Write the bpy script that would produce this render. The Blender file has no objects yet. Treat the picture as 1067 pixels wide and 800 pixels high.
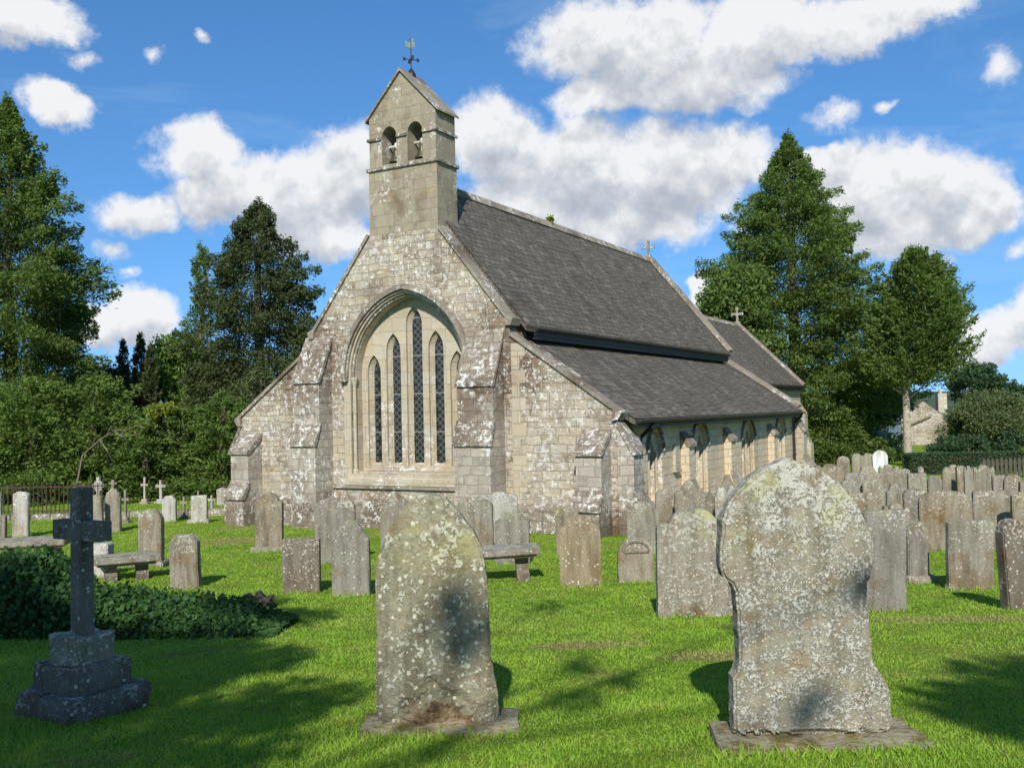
import bpy, bmesh, math, random
import numpy as np
from mathutils import Vector, Matrix, noise as mnoise
from mathutils.geometry import tessellate_polygon
R = math.radians
S = bpy.context.scene
COL = S.collection
rng = np.random.default_rng(7)
random.seed(5)

# ------------------------------------------------------------------ camera
F, CX, CY = 998.0, 533.5, 400.0
M = Matrix(((0.9997733445556084, 0.02128989234573272, 0.0),
            (0.0005937569184660821, -0.027882824891167213, -0.9996110221125067),
            (-0.021281611048383116, 0.999384454832071, -0.027889146117974287)))
cd = bpy.data.cameras.new('camera'); cam = bpy.data.objects.new('camera', cd); COL.objects.link(cam)
cam.matrix_world = M.to_4x4()
cd.sensor_width = 36; cd.lens = F / 1067 * 36; cd.clip_start = .05; cd.clip_end = 3000
S.camera = cam

def ray(px, py):
    v = M @ Vector((px - CX, -(py - CY), -F)); return v / v.y
KN = [(-400, -1.0), (-30, -1.2), (0, -1.62), (5, -1.75), (10, -2.2), (13, -2.42), (18, -2.58), (22, -2.72), (28, -2.86),
      (36, -2.97), (48, -3.12), (80, -3.5), (150, -4.2), (1500, -9)]
KY = np.array([k[0] for k in KN], float); KZ = np.array([k[1] for k in KN], float)
def G(y): return float(np.interp(y, KY, KZ))
def ground_at(px, row):
    r = ray(px, row); lo, hi = 1.5, 400.
    for _ in range(50):
        m = (lo + hi) / 2
        if r.z * m > G(m): lo = m
        else: hi = m
    return Vector((r.x * lo, lo, G(lo)))
def depth_for(px, toprow, h):
    r = ray(px, toprow); lo, hi = 6., 120.
    for _ in range(50):
        m = (lo + hi) / 2
        if r.z * m > G(m) + h: hi, lo = hi, m
        else: hi = m
    return lo

# ------------------------------------------------------------------ object helpers
def tag(o, label=None, cat=None, group=None, kind=None):
    if label: o['label'] = label
    if cat: o['category'] = cat
    if group: o['group'] = group
    if kind: o['kind'] = kind
    return o
def empty(name, loc=(0, 0, 0), rz=0, parent=None):
    o = bpy.data.objects.new(name, None); COL.objects.link(o); o.location = loc; o.rotation_euler = (0, 0, rz)
    o.empty_display_size = .2
    if parent: o.parent = parent
    return o
def box_uv(bm):
    uvl = bm.loops.layers.uv.verify(); bm.normal_update()
    for f in bm.faces:
        n = f.normal
        if abs(n.z) > .93: a, b = Vector((1, 0, 0)), Vector((0, 1, 0))
        else:
            a = Vector((0, 0, 1)).cross(n).normalized(); b = n.cross(a)
        for l in f.loops: l[uvl].uv = (l.vert.co.dot(a), l.vert.co.dot(b))
def build(name, bm, mat, parent=None, loc=None, rot=None, smooth=False, bevel=0, recalc=True):
    if recalc: bmesh.ops.recalc_face_normals(bm, faces=bm.faces)
    if bevel:
        es = [e for e in bm.edges if len(e.link_faces) == 2 and e.calc_face_angle(0) > .6]
        bmesh.ops.bevel(bm, geom=es, offset=bevel, segments=2, affect='EDGES', clamp_overlap=True)
    box_uv(bm)
    me = bpy.data.meshes.new(name); bm.to_mesh(me); bm.free()
    me.materials.append(mat)
    if smooth:
        for p in me.polygons: p.use_smooth = True
    o = bpy.data.objects.new(name, me); COL.objects.link(o)
    if parent: o.parent = parent
    if loc is not None: o.location = loc
    if rot is not None: o.rotation_euler = rot
    return o
def box(bm, x0, x1, y0, y1, z0, z1):
    v = [bm.verts.new(p) for p in ((x0, y0, z0), (x1, y0, z0), (x1, y1, z0), (x0, y1, z0), (x0, y0, z1), (x1, y0, z1), (x1, y1, z1), (x0, y1, z1))]
    for i in ((0, 3, 2, 1), (4, 5, 6, 7), (0, 1, 5, 4), (1, 2, 6, 5), (2, 3, 7, 6), (3, 0, 4, 7)): bm.faces.new([v[j] for j in i])
def plate(bm, outer, holes, d0, d1, fm):
    loops = [[Vector((a, b, 0)) for a, b in L] for L in [outer] + list(holes)]
    tris = tessellate_polygon(loops)
    flat = [p for L in loops for p in L]
    vf = [bm.verts.new(fm(p.x, p.y, d0)) for p in flat]; vb = [bm.verts.new(fm(p.x, p.y, d1)) for p in flat]
    for t in tris:
        try:
            bm.faces.new([vf[i] for i in t]); bm.faces.new([vb[i] for i in reversed(t)])
        except ValueError: pass
    k = 0
    for L in loops:
        n = len(L)
        for i in range(n):
            j = (i + 1) % n; bm.faces.new((vf[k + i], vf[k + j], vb[k + j], vb[k + i]))
        k += n
FRONT = lambda a, b, d: (a, d, b)             # plane facing -y
SIDE = lambda x: (lambda a, b, d: (x - d, a, b))   # plane facing +x, depth inwards
def extr(bm, poly, axis, a0, a1):
    """closed polygon in (p,z), extruded along x ('x': poly is (y,z)) or y ('y': poly is (x,z))"""
    f = (lambda p, q, d: (d, p, q)) if axis == 'x' else (lambda p, q, d: (p, d, q))
    plate(bm, poly, [], a0, a1, f)
def arch(w, spring, apex, base, n=9, cx=0):
    """two-centred arch outline, from bottom right anticlockwise"""
    h = apex - spring; r = (w * w + h * h) / (2 * w)
    a1 = math.asin(min(1, h / r))
    if r < w * 1.02: r = w; a1 = math.pi / 2
    pts = [(cx + w, base)]
    R_ = [(cx + w - r + r * math.cos(a1 * i / n), spring + r * math.sin(a1 * i / n) * (h / (r * math.sin(a1)))) for i in range(n + 1)]
    L_ = [(2 * cx - x, z) for x, z in reversed(R_[:-1])]
    return pts + R_ + L_ + [(cx - w, base)]
def tube(bm, pts, rad, seg=7, cap=True):
    pts = [Vector(p) for p in pts]; rings = []
    if not hasattr(rad, '__len__'): rad = [rad] * len(pts)
    for i, p in enumerate(pts):
        d = (pts[min(i + 1, len(pts) - 1)] - pts[max(i - 1, 0)]).normalized()
        a = d.cross(Vector((0, 0, 1)) if abs(d.z) < .9 else Vector((1, 0, 0))).normalized(); b = d.cross(a)
        rings.append([bm.verts.new(p + (a * math.cos(2 * math.pi * k / seg) + b * math.sin(2 * math.pi * k / seg)) * rad[i]) for k in range(seg)])
    for i in range(len(rings) - 1):
        for k in range(seg): bm.faces.new((rings[i][k], rings[i][(k + 1) % seg], rings[i + 1][(k + 1) % seg], rings[i + 1][k]))
    if cap: bm.faces.new(rings[0]); bm.faces.new(rings[-1])
def lathe(bm, prof, seg=16, c=(0, 0, 0)):
    rings = [[bm.verts.new((c[0] + r * math.cos(2 * math.pi * k / seg), c[1] + r * math.sin(2 * math.pi * k / seg), c[2] + z)) for k in range(seg)] for r, z in prof]
    for i in range(len(rings) - 1):
        for k in range(seg): bm.faces.new((rings[i][k], rings[i][(k + 1) % seg], rings[i + 1][(k + 1) % seg], rings[i + 1][k]))
    bm.faces.new(rings[0]); bm.faces.new(rings[-1])

# ------------------------------------------------------------------ material helpers
class NT:
    def __init__(s, name, world=False):
        if world: s.t = name.node_tree
        else:
            s.m = bpy.data.materials.new(name); s.m.use_nodes = True; s.t = s.m.node_tree
        s.t.nodes.clear()
    def n(s, typ, ins=None, **pr):
        nd = s.t.nodes.new(typ)
        for k, v in pr.items(): setattr(nd, k, v)
        for k, v in (ins or {}).items():
            sk = nd.inputs[k]
            if isinstance(v, bpy.types.NodeSocket): s.t.links.new(v, sk)
            else: sk.default_value = v
        return nd
    def math(s, op, a, b=None, clamp=False):
        i = {0: a}
        if b is not None: i[1] = b
        return s.n('ShaderNodeMath', i, operation=op, use_clamp=clamp).outputs[0]
    def mix(s, f, a, b, bt='MIX'):
        nd = s.n('ShaderNodeMix', data_type='RGBA', blend_type=bt)
        for k, v in (('Factor', f), ('A', a), ('B', b)):
            sk = [x for x in nd.inputs if x.name == k and (x.type == ('VALUE' if k == 'Factor' else 'RGBA'))][0]
            if isinstance(v, bpy.types.NodeSocket): s.t.links.new(v, sk)
            else: sk.default_value = v if k == 'Factor' else (*v, 1)[:4]
        return [x for x in nd.outputs if x.type == 'RGBA'][0]
    def noise(s, vec, scale, det=4, rough=.55, dist=0):
        return s.n('ShaderNodeTexNoise', {'Vector': vec, 'Scale': scale, 'Detail': det, 'Roughness': rough, 'Distortion': dist}).outputs[0]
    def ramp(s, f, stops, interp='LINEAR'):
        nd = s.n('ShaderNodeValToRGB', {0: f}); cr = nd.color_ramp; cr.interpolation = interp
        while len(cr.elements) < len(stops): cr.elements.new(.5)
        for e, (p, c) in zip(cr.elements, stops):
            e.position = p; e.color = (c, c, c, 1) if not hasattr(c, '__len__') else (*c, 1)
        return nd.outputs[0]
    def step(s, f, a, b):
        return s.n('ShaderNodeMapRange', {0: f, 1: a, 2: b, 3: 0., 4: 1.}, clamp=True).outputs[0]
    def vadd(s, a, b): return s.n('ShaderNodeVectorMath', {0: a, 1: b}, operation='ADD').outputs[0]
    def vmul(s, a, b): return s.n('ShaderNodeVectorMath', {0: a, 1: b}, operation='MULTIPLY').outputs[0]
    def done(s, col, rough=.9, bump=None, bstr=.5, bdist=.02, spec=.2, metal=0., normal=None):
        i = {'Base Color': col if isinstance(col, bpy.types.NodeSocket) else (*col, 1), 'Roughness': rough, 'Specular IOR Level': spec, 'Metallic': metal}
        p = s.n('ShaderNodeBsdfPrincipled', i)
        if bump is not None:
            b = s.n('ShaderNodeBump', {'Height': bump, 'Strength': bstr, 'Distance': bdist})
            s.t.links.new(b.outputs[0], p.inputs['Normal'])
        o = s.n('ShaderNodeOutputMaterial'); s.t.links.new(p.outputs[0], o.inputs[0]); return s.m

def masonry(name, pal, bw=.42, rh=.19, bw2=.3, rh2=.13, lich=.5, dark=.5, irregular=.035, mortar=.014, bumpd=.03, bstr=.8, stain=0.):
    t = NT(name)
    uv = t.n('ShaderNodeUVMap').outputs[0]
    ob = t.n('ShaderNodeTexCoord').outputs['Object']
    w = t.n('ShaderNodeTexNoise', {'Vector': uv, 'Scale': 2.6, 'Detail': 3.}).outputs['Color']
    w = t.n('ShaderNodeVectorMath', {0: w, 1: (.5, .5, .5)}, operation='SUBTRACT').outputs[0]
    w = t.vmul(w, (irregular * 3, irregular * 3, 0))
    v = t.vadd(uv, w)
    def br(bw, rh):
        b = t.n('ShaderNodeTexBrick', {'Vector': v, 'Color1': (0, 0, 0, 1), 'Color2': (1, 1, 1, 1), 'Mortar': (.5, .5, .5, 1), 'Scale': 1., 'Mortar Size': mortar,
                'Mortar Smooth': .5, 'Bias': 0., 'Brick Width': bw, 'Row Height': rh}, offset=.5, squash=.72, squash_frequency=3, offset_frequency=2)
        return b.outputs
    b1 = br(bw, rh); b2 = br(bw2, rh2)
    sel = t.step(t.noise(uv, .55, 2), .5, .54)
    tone = t.mix(sel, b1['Color'], b2['Color']); fac = t.mix(sel, b1['Fac'], b2['Fac'])
    n1 = t.noise(ob, 7., 6, .65); n2 = t.noise(ob, 26., 4, .7); n3 = t.noise(ob, .7, 4, .6)
    tone = t.math('ADD', t.math('MULTIPLY', tone, .85), t.math('MULTIPLY', t.math('SUBTRACT', n1, .42), 1.1))
    col = t.ramp(tone, [(i / (len(pal) - 1), c) for i, c in enumerate(pal)])
    col = t.mix(t.math('MULTIPLY', t.step(fac, .3, 1.), .42), col, [c * .6 for c in pal[len(pal) // 2]])
    col = t.mix(t.step(n3, .55, .72), col, (.36, .25, .12), 'MULTIPLY') if False else t.mix(t.math('MULTIPLY', t.step(n3, .5, .68), dark), col, (.46, .38, .32), 'MULTIPLY')
    col = t.mix(t.math('MULTIPLY', t.step(n2, .55, .75), .45), col, (.5, .46, .42), 'MULTIPLY')
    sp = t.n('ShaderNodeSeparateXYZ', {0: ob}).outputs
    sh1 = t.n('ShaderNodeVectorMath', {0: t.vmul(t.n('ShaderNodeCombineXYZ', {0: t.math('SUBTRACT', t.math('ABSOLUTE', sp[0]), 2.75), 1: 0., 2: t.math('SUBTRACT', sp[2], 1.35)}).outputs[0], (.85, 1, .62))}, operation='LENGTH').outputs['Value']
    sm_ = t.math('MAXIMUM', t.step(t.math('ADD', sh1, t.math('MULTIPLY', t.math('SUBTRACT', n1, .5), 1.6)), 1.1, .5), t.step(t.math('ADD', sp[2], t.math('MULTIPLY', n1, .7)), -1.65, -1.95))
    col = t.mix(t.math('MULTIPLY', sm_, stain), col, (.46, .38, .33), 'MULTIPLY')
    # pale lichen in patches that follow their own noise
    pl = t.math('MULTIPLY', t.step(t.math('ADD', t.math('MULTIPLY', t.noise(ob, 6.5, 6, .8), .75), t.math('MULTIPLY', t.noise(ob, 19, 3, .6), .25)), .525, .56), t.step(t.noise(ob, .9, 3), .56 - .2 * lich, .62 - .12 * lich))
    col = t.mix(t.math('MULTIPLY', pl, .88), col, (.62, .61, .57))
    bump = t.math('SUBTRACT', t.math('ADD', t.math('MULTIPLY', n1, .6), t.math('MULTIPLY', n2, .35)), t.math('MULTIPLY', fac, .8))
    bump = t.math('ADD', bump, t.math('MULTIPLY', tone, .35))
    return t.done(col, .95, bump, bstr, bumpd, .1)

PAL_R = [(.17, .13, .10), (.30, .255, .185), (.35, .315, .25), (.38, .315, .215), (.41, .375, .305), (.26, .22, .18), (.48, .45, .40)]
PAL_A = [(.33, .28, .205), (.41, .35, .245), (.38, .34, .265), (.44, .395, .305), (.42, .345, .225)]
PAL_B = [(.22, .19, .14), (.28, .24, .17), (.31, .28, .20), (.26, .22, .17), (.33, .27, .17)]
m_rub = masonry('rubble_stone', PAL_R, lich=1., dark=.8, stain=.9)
m_side = masonry('coursed_stone', PAL_A, .5, .24, .42, .2, lich=.3, dark=.5, irregular=.02)
m_aisle = masonry('pale_aisle_stone', [(.50, .41, .28), (.56, .46, .31), (.52, .44, .33), (.58, .5, .37)], .5, .24, .42, .2, lich=.2, dark=.35, irregular=.02)
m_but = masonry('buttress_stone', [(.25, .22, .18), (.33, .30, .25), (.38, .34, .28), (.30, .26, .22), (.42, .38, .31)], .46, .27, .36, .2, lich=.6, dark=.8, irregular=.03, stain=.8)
m_ash = masonry('ashlar_sandstone', PAL_A, .6, .33, .5, .28, lich=.15, dark=.3, irregular=.006, mortar=.008, bumpd=.012)
m_bell = masonry('bellcote_sandstone', PAL_B, .55, .28, .45, .25, lich=.25, dark=.9, irregular=.008, mortar=.008, bumpd=.012)
m_cop = masonry('coping_stone', [(.2, .17, .13), (.27, .235, .185), (.17, .145, .12)], .8, .5, .8, .5, lich=.6, dark=.8, irregular=.004, bumpd=.012)
m_wea = masonry('weathered_slope_stone', [(.17, .14, .105), (.25, .21, .165), (.2, .17, .13), (.3, .26, .2)], .4, .22, .3, .15, lich=1.3, dark=.9, irregular=.05)

def slate(name='slate_roof'):
    t = NT(name); uv = t.n('ShaderNodeUVMap').outputs[0]; ob = t.n('ShaderNodeTexCoord').outputs['Object']
    b = t.n('ShaderNodeTexBrick', {'Vector': uv, 'Color1': (0, 0, 0, 1), 'Color2': (1, 1, 1, 1), 'Mortar': (.0, .0, .0, 1), 'Scale': 1., 'Mortar Size': .011, 'Mortar Smooth': .3,
              'Bias': 0., 'Brick Width': .27, 'Row Height': .17}, offset=.5).outputs
    n1 = t.noise(ob, 1.4, 5, .65); n2 = t.noise(ob, 22, 4, .7)
    st = t.noise(t.vmul(uv, (1.3, .25, 1)), 2.2, 4, .6)
    tone = t.math('ADD', t.math('MULTIPLY', b['Color'], .45), t.math('MULTIPLY', st, .55))
    col = t.ramp(tone, [(.1, (.078, .067, .053)), (.4, (.108, .095, .076)), (.6, (.126, .111, .09)), (.85, (.19, .17, .138))])
    col = t.mix(t.math('MULTIPLY', b['Fac'], .8), col, (.02, .02, .02))
    col = t.mix(t.step(n1, .52, .7), col, (.66, .68, .58), 'MULTIPLY')
    sp = t.step(t.noise(ob, 9, 3, .8, .8), .7, .75); col = t.mix(t.math('MULTIPLY', sp, .7), col, (.42, .41, .37))
    mo = t.math('MULTIPLY', t.step(t.noise(ob, 2.3, 6, .7), .6, .68), .55); col = t.mix(mo, col, (.10, .10, .045))
    stk = t.math('MULTIPLY', t.step(t.noise(t.vmul(uv, (2.2, .22, 1)), 2.0, 5, .7), .62, .72), .4); col = t.mix(stk, col, (.26, .245, .2))
    # each row laps over the one below
    sep = t.n('ShaderNodeSeparateXYZ', {0: uv}).outputs[1]
    saw = t.math('FRACT', t.math('DIVIDE', sep, .17))
    bump = t.math('ADD', t.math('MULTIPLY', saw, -.8), t.math('ADD', t.math('MULTIPLY', n2, .25), t.math('MULTIPLY', b['Color'], .3)))
    return t.done(col, .85, bump, .8, .025, .12)
m_slate = slate()

def gravestone_mat(name, base_cols, lich=(.5, .48, .4), lamt=.5, spot=.5, ochre=0., scale=1., basal=0, bst=.7):
    t = NT(name); tc = t.n('ShaderNodeTexCoord').outputs['Object']; oi = t.n('ShaderNodeObjectInfo').outputs['Random']
    off = t.n('ShaderNodeCombineXYZ', {0: t.math('MULTIPLY', oi, 37.), 1: t.math('MULTIPLY', oi, 91.), 2: t.math('MULTIPLY', oi, 53.)}).outputs[0]
    v = t.vadd(tc, off)
    col = t.ramp(oi, [(i / max(1, len(base_cols) - 1), c) for i, c in enumerate(base_cols)])
    st = t.noise(t.vmul(v, (6, 6, .9)), 1.6, 5, .6)
    col = t.mix(t.step(st, .42, .72), col, (.52, .5, .45), 'MULTIPLY')
    n0 = t.noise(v, 2.2 * scale, 5, .6)
    col = t.mix(t.step(n0, .5, .75), col, (.7, .52, .34), 'MULTIPLY')
    f = t.noise(v, 45 * scale, 4, .75); col = t.mix(t.step(f, .45, .7), col, (.62, .6, .56), 'MULTIPLY')
    z = t.n('ShaderNodeSeparateXYZ', {0: t.n('ShaderNodeTexCoord').outputs['Generated']}).outputs[2]
    topm = t.step(t.math('ADD', z, t.math('MULTIPLY', n0, .5)), .9, 1.35)
    am = t.noise(v, 5 * scale, 4, .65)
    thr = t.math('SUBTRACT', .62 - .1 * lamt, t.math('MULTIPLY', topm, .12))
    l1 = t.math('MULTIPLY', t.step(t.math('SUBTRACT', t.noise(v, 26 * scale, 5, .75, .5), thr), 0., .04), t.step(am, .42, .55))
    col = t.mix(t.math('MULTIPLY', l1, .85), col, lich)
    vo = t.n('ShaderNodeTexVoronoi', {'Vector': v, 'Scale': 26. * scale, 'Randomness': 1.}).outputs
    vs = t.n('ShaderNodeSeparateXYZ', {0: vo['Color']}).outputs
    rad = t.math('MULTIPLY', vs[0], .34)
    dd = t.math('ADD', vo['Distance'], t.math('MULTIPLY', t.math('SUBTRACT', t.noise(v, 70, 3), .5), .55))
    l2 = t.math('MULTIPLY', t.math('LESS_THAN', dd, rad), t.math('LESS_THAN', vs[1], spot))
    col = t.mix(t.math('MULTIPLY', l2, .8), col, (.56, .56, .44))
    if ochre:
        col = t.mix(t.math('MULTIPLY', t.math('MULTIPLY', t.step(t.noise(v, 3.1, 5, .7), .52, .62), t.step(topm, 0, .8)), ochre), col, (.36, .36, .14))
    if basal:
        so = t.n('ShaderNodeSeparateXYZ', {0: tc}).outputs; fl = t.noise(tc, 11, 6, .75)
        hh = t.math('ADD', so[2], t.math('MULTIPLY', t.math('ABSOLUTE', so[0]), .5 if basal > .1 else 0.))
        bm_ = t.step(t.math('ADD', hh, t.math('MULTIPLY', t.math('SUBTRACT', fl, .5), .35 if basal > .1 else .05)), basal, basal * .8)
        col = t.mix(bm_, col, t.ramp(fl, [(.35, (.05, .035, .02)), (.5, (.16, .11, .06)), (.62, (.27, .21, .13))]))
    bump = t.math('ADD', t.math('MULTIPLY', f, .5), t.math('ADD', t.math('MULTIPLY', l1, .35), t.math('MULTIPLY', am, .9)))
    return t.done(col, .95, bump, bst, .012, .1)
m_gs = gravestone_mat('gravestone_sandstone', [(.215, .19, .15), (.27, .25, .20), (.225, .21, .185), (.29, .26, .20), (.235, .20, .145), (.28, .265, .225)], lamt=.35, spot=.1, ochre=.3)
m_gl = gravestone_mat('pale_lichened_stone', [(.36, .35, .31), (.41, .39, .35), (.37, .36, .34)], (.6, .6, .56), .5, .4)
m_gd = gravestone_mat('dark_and_shaded_stone', [(.19, .165, .13), (.165, .14, .115)], (.40, .37, .3), .5, .35)  # dark stones; also paints shade into the cross and the right edge stone
m_nl = gravestone_mat('near_mossy_stone', [(.27, .25, .17), (.27, .25, .17)], (.46, .455, .35), .95, .75, ochre=.95, basal=.17, bst=1.)
m_nr = gravestone_mat('near_crusted_stone', [(.33, .30, .225), (.33, .30, .225)], (.50, .49, .43), 1.5, .8, ochre=.95, scale=2.3, basal=.04, bst=1.)
m_cr = gravestone_mat('crusted_grey_stone', [(.27, .24, .19), (.27, .24, .19)], (.44, .43, .36), 1.1, .6, ochre=1., scale=1.3)
m_or = gravestone_mat('orange_stained_stone', [(.29, .235, .155), (.29, .235, .155)], (.42, .38, .3), .3, .15)
m_white = gravestone_mat('white_marble', [(.7, .71, .72), (.66, .67, .68)], (.5, .5, .5), -.6, .02)

def leafmat(name, cols, trans=.25):
    t = NT(name); a = t.n('ShaderNodeAttribute', attribute_name='tint').outputs['Fac']
    tc = t.n('ShaderNodeTexCoord').outputs['Object']
    f = t.math('ADD', t.math('MULTIPLY', a, .6), t.math('MULTIPLY', t.noise(tc, .8, 3), .5))
    c = t.ramp(f, [(i / (len(cols) - 1), q) for i, q in enumerate(cols)])
    d = t.n('ShaderNodeBsdfPrincipled', {'Base Color': c, 'Roughness': .65, 'Specular IOR Level': .25})
    tr = t.n('ShaderNodeBsdfTranslucent', {'Color': t.mix(.5, c, (.35, .5, .05), 'MIX')})
    mx = t.n('ShaderNodeMixShader', {0: trans, 1: d.outputs[0], 2: tr.outputs[0]})
    o = t.n('ShaderNodeOutputMaterial'); t.t.links.new(mx.outputs[0], o.inputs[0]); return t.m
l_con = leafmat('cypress_foliage', [(.028, .05, .012), (.062, .105, .022), (.105, .16, .032), (.155, .22, .042)])
l_fir = leafmat('fir_foliage', [(.014, .026, .01), (.032, .052, .017), (.06, .082, .025), (.09, .11, .035)], .1)
l_yew = leafmat('yew_foliage', [(.028, .058, .012), (.065, .115, .022), (.115, .18, .035), (.18, .25, .045)])
l_lime = leafmat('light_green_foliage', [(.06, .12, .02), (.1, .18, .03), (.15, .24, .04), (.2, .26, .05)], .35)
l_yel = leafmat('yellow_green_foliage', [(.12, .16, .02), (.2, .24, .03), (.28, .3, .04)], .3)
l_oliv = leafmat('olive_foliage', [(.05, .075, .03), (.08, .11, .04), (.12, .15, .055)], .2)
l_far = leafmat('far_dark_foliage', [(.02, .045, .022), (.035, .07, .03), (.05, .09, .035)], .1)
l_ivy = leafmat('ivy_leaves', [(.018, .05, .012), (.03, .08, .018), (.055, .13, .03)], .15)
def simple(name, c, rough=.7, var=.3, scale=12, metal=0., bd=.01, spec=.3):
    t = NT(name); tc = t.n('ShaderNodeTexCoord').outputs['Object']; n = t.noise(tc, scale, 5, .65)
    col = t.mix(t.step(n, .35, .7), [x * (1 + var) for x in c], [x * (1 - var) for x in c])
    return t.done(col, rough, n, .5, bd, spec, metal)
m_bark = simple('pale_bark', (.30, .26, .20), .95, .5, 5, bd=.05)
m_barkd = simple('dark_bark', (.12, .09, .065), .95, .4, 4, bd=.05)
m_iron = simple('black_iron', (.02, .02, .022), .5, .2)
m_bronze = simple('bronze_bell', (.09, .08, .05), .45, .3, metal=.6)
m_rust = simple('rusty_railing_metal', (.06, .035, .028), .9, .4)
m_wood = simple('weathered_fence_wood', (.07, .065, .045), .9, .35)
m_woodd = simple('dark_board', (.05, .05, .045), .9, .3)
m_shed = simple('blue_grey_boards', (.1, .14, .18), .8, .3, 3)
m_pink = simple('brown_pantile', (.22, .14, .13), .9, .3)
m_branch = simple('bare_branch_bark', (.15, .13, .095), .9, .2)
m_pot = simple('terracotta_pot', (.55, .2, .08), .8, .15)
m_vane = simple('verdigris_vane_metal', (.16, .19, .19), .6, .3, spec=.5)

def glassmat():
    t = NT('leaded_window_glass'); uv = t.n('ShaderNodeUVMap').outputs[0]
    s = t.n('ShaderNodeSeparateXYZ', {0: uv}).outputs
    def tri(x): return t.math('ABSOLUTE', t.math('SUBTRACT', t.math('FRACT', x), .5))
    a = t.math('DIVIDE', s[0], .17); b = t.math('DIVIDE', s[1], .17)
    p = tri(t.math('ADD', a, b)); q = tri(t.math('SUBTRACT', a, b))
    lead = t.math('GREATER_THAN', t.math('MAXIMUM', p, q), .40)
    centre = t.math('LESS_THAN', t.math('MAXIMUM', p, q), .2)
    n = t.noise(uv, 9, 2)
    col = t.mix(lead, (.016, .018, .017), (.085, .087, .08))
    big = t.math('LESS_THAN', t.math('MAXIMUM', tri(t.math('DIVIDE', s[0], .34)), tri(t.math('ADD', t.math('DIVIDE', s[1], .34), .5))), .13)
    col = t.mix(big, col, (.008, .009, .01))
    bar = t.math('LESS_THAN', tri(t.math('DIVIDE', s[1], .92)), .018)
    col = t.mix(bar, col, (.16, .16, .155))
    return t.done(col, .25, n, .3, .01, .5)
m_glass = glassmat()
m_skypane = (lambda t: t.done((.3, .36, .42), .08, t.noise(t.n('ShaderNodeUVMap').outputs[0], 5, 2), .15, .01, .8))(NT('sky_gleam_glass'))  # pale blue base colour paints in the sky's reflection

# ------------------------------------------------------------------ ground
def grasscol(t, pos):
    n1 = t.noise(pos, .35, 4, .6); n2 = t.noise(pos, 1.7, 4, .65)
    c = t.ramp(n2, [(.3, (.17, .31, .025)), (.5, (.265, .42, .04)), (.7, (.35, .47, .06))])
    c = t.mix(t.math('MULTIPLY', t.step(n1, .55, .7), .55), c, (.30, .33, .08))
    br = t.math('MULTIPLY', t.step(t.noise(pos, .9, 5, .7, .4), .57, .66), .6)
    c = t.mix(br, c, (.36, .30, .11))
    for (px, row, rx, ry) in ((238, 564, .75, .9), (262, 550, .9, .5), (612, 672, .5, .25), (735, 682, .45, .25), (1000, 645, 1.0, .3)):      # trodden dry patches
        q = ground_at(px, row)
        d = t.n('ShaderNodeVectorMath', {0: pos, 1: (1 / rx, 1 / ry, 0), 2: (-q.x / rx, -q.y / ry, 0)}, operation='MULTIPLY_ADD').outputs[0]
        d = t.math('ADD', t.n('ShaderNodeVectorMath', {0: d}, operation='LENGTH').outputs['Value'], t.math('MULTIPLY', t.math('SUBTRACT', t.noise(pos, 4, 4, .7), .5), 1.6))
        c = t.mix(t.math('MULTIPLY', t.step(d, 1.1, .7), .75), c, (.42, .31, .16))
    return c
def groundmat():
    t = NT('churchyard_grass_ground'); pos = t.n('ShaderNodeNewGeometry').outputs['Position']
    c = grasscol(t, pos); f = t.noise(pos, 60, 4, .8); c = t.mix(t.step(f, .35, .65), c, (.45, .42, .35), 'MULTIPLY')
    m = t.noise(pos, 9, 4, .7); c = t.mix(t.math('MULTIPLY', t.step(m, .45, .65), .35), c, (.5, .5, .4), 'MULTIPLY')
    return t.done(c, 1., t.math('ADD', f, t.math('MULTIPLY', m, 2)), .9, .04, .1)
m_ground = groundmat()
def blademat():
    t = NT('grass_blades'); pos = t.n('ShaderNodeNewGeometry').outputs['Position']
    a = t.n('ShaderNodeAttribute', attribute_name='tint').outputs['Fac']
    c = grasscol(t, pos); c = t.mix(t.math('MULTIPLY', a, .75), c, (.27, .46, .055)); c = t.mix(t.step(a, .9, .97), c, (.36, .33, .14))
    d = t.n('ShaderNodeBsdfPrincipled', {'Base Color': c, 'Roughness': .6, 'Specular IOR Level': .2})
    tr = t.n('ShaderNodeBsdfTranslucent', {'Color': t.mix(.5, c, (.3, .5, .03))})
    mx = t.n('ShaderNodeMixShader', {0: .4, 1: d.outputs[0], 2: tr.outputs[0]})
    o = t.n('ShaderNodeOutputMaterial'); t.t.links.new(mx.outputs[0], o.inputs[0]); return t.m
m_blade = blademat()
ys = np.unique(np.concatenate([np.linspace(-60, 0, 20), np.linspace(0, 40, 90), np.linspace(40, 160, 40), np.geomspace(160, 1400, 20)]))
xs = np.unique(np.concatenate([-np.geomspace(25, 1400, 22), np.linspace(-25, 25, 110), np.geomspace(25, 1400, 22)]))
def bumpz(x, y):
    if y > 45 or y < -5: return 0
    return .035 * mnoise.noise(Vector((x * .5, y * .5, 3))) + .012 * mnoise.noise(Vector((x * 2, y * 2, 8)))
def GZ(x, y): return G(y) + bumpz(x, y)
bm = bmesh.new()
gv = [[bm.verts.new((x, y, GZ(x, y))) for x in xs] for y in ys]
for j in range(len(ys) - 1):
    for i in range(len(xs) - 1): bm.faces.new((gv[j][i], gv[j][i + 1], gv[j + 1][i + 1], gv[j + 1][i]))
tag(build('ground', bm, m_ground, smooth=True), kind='structure')

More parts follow.
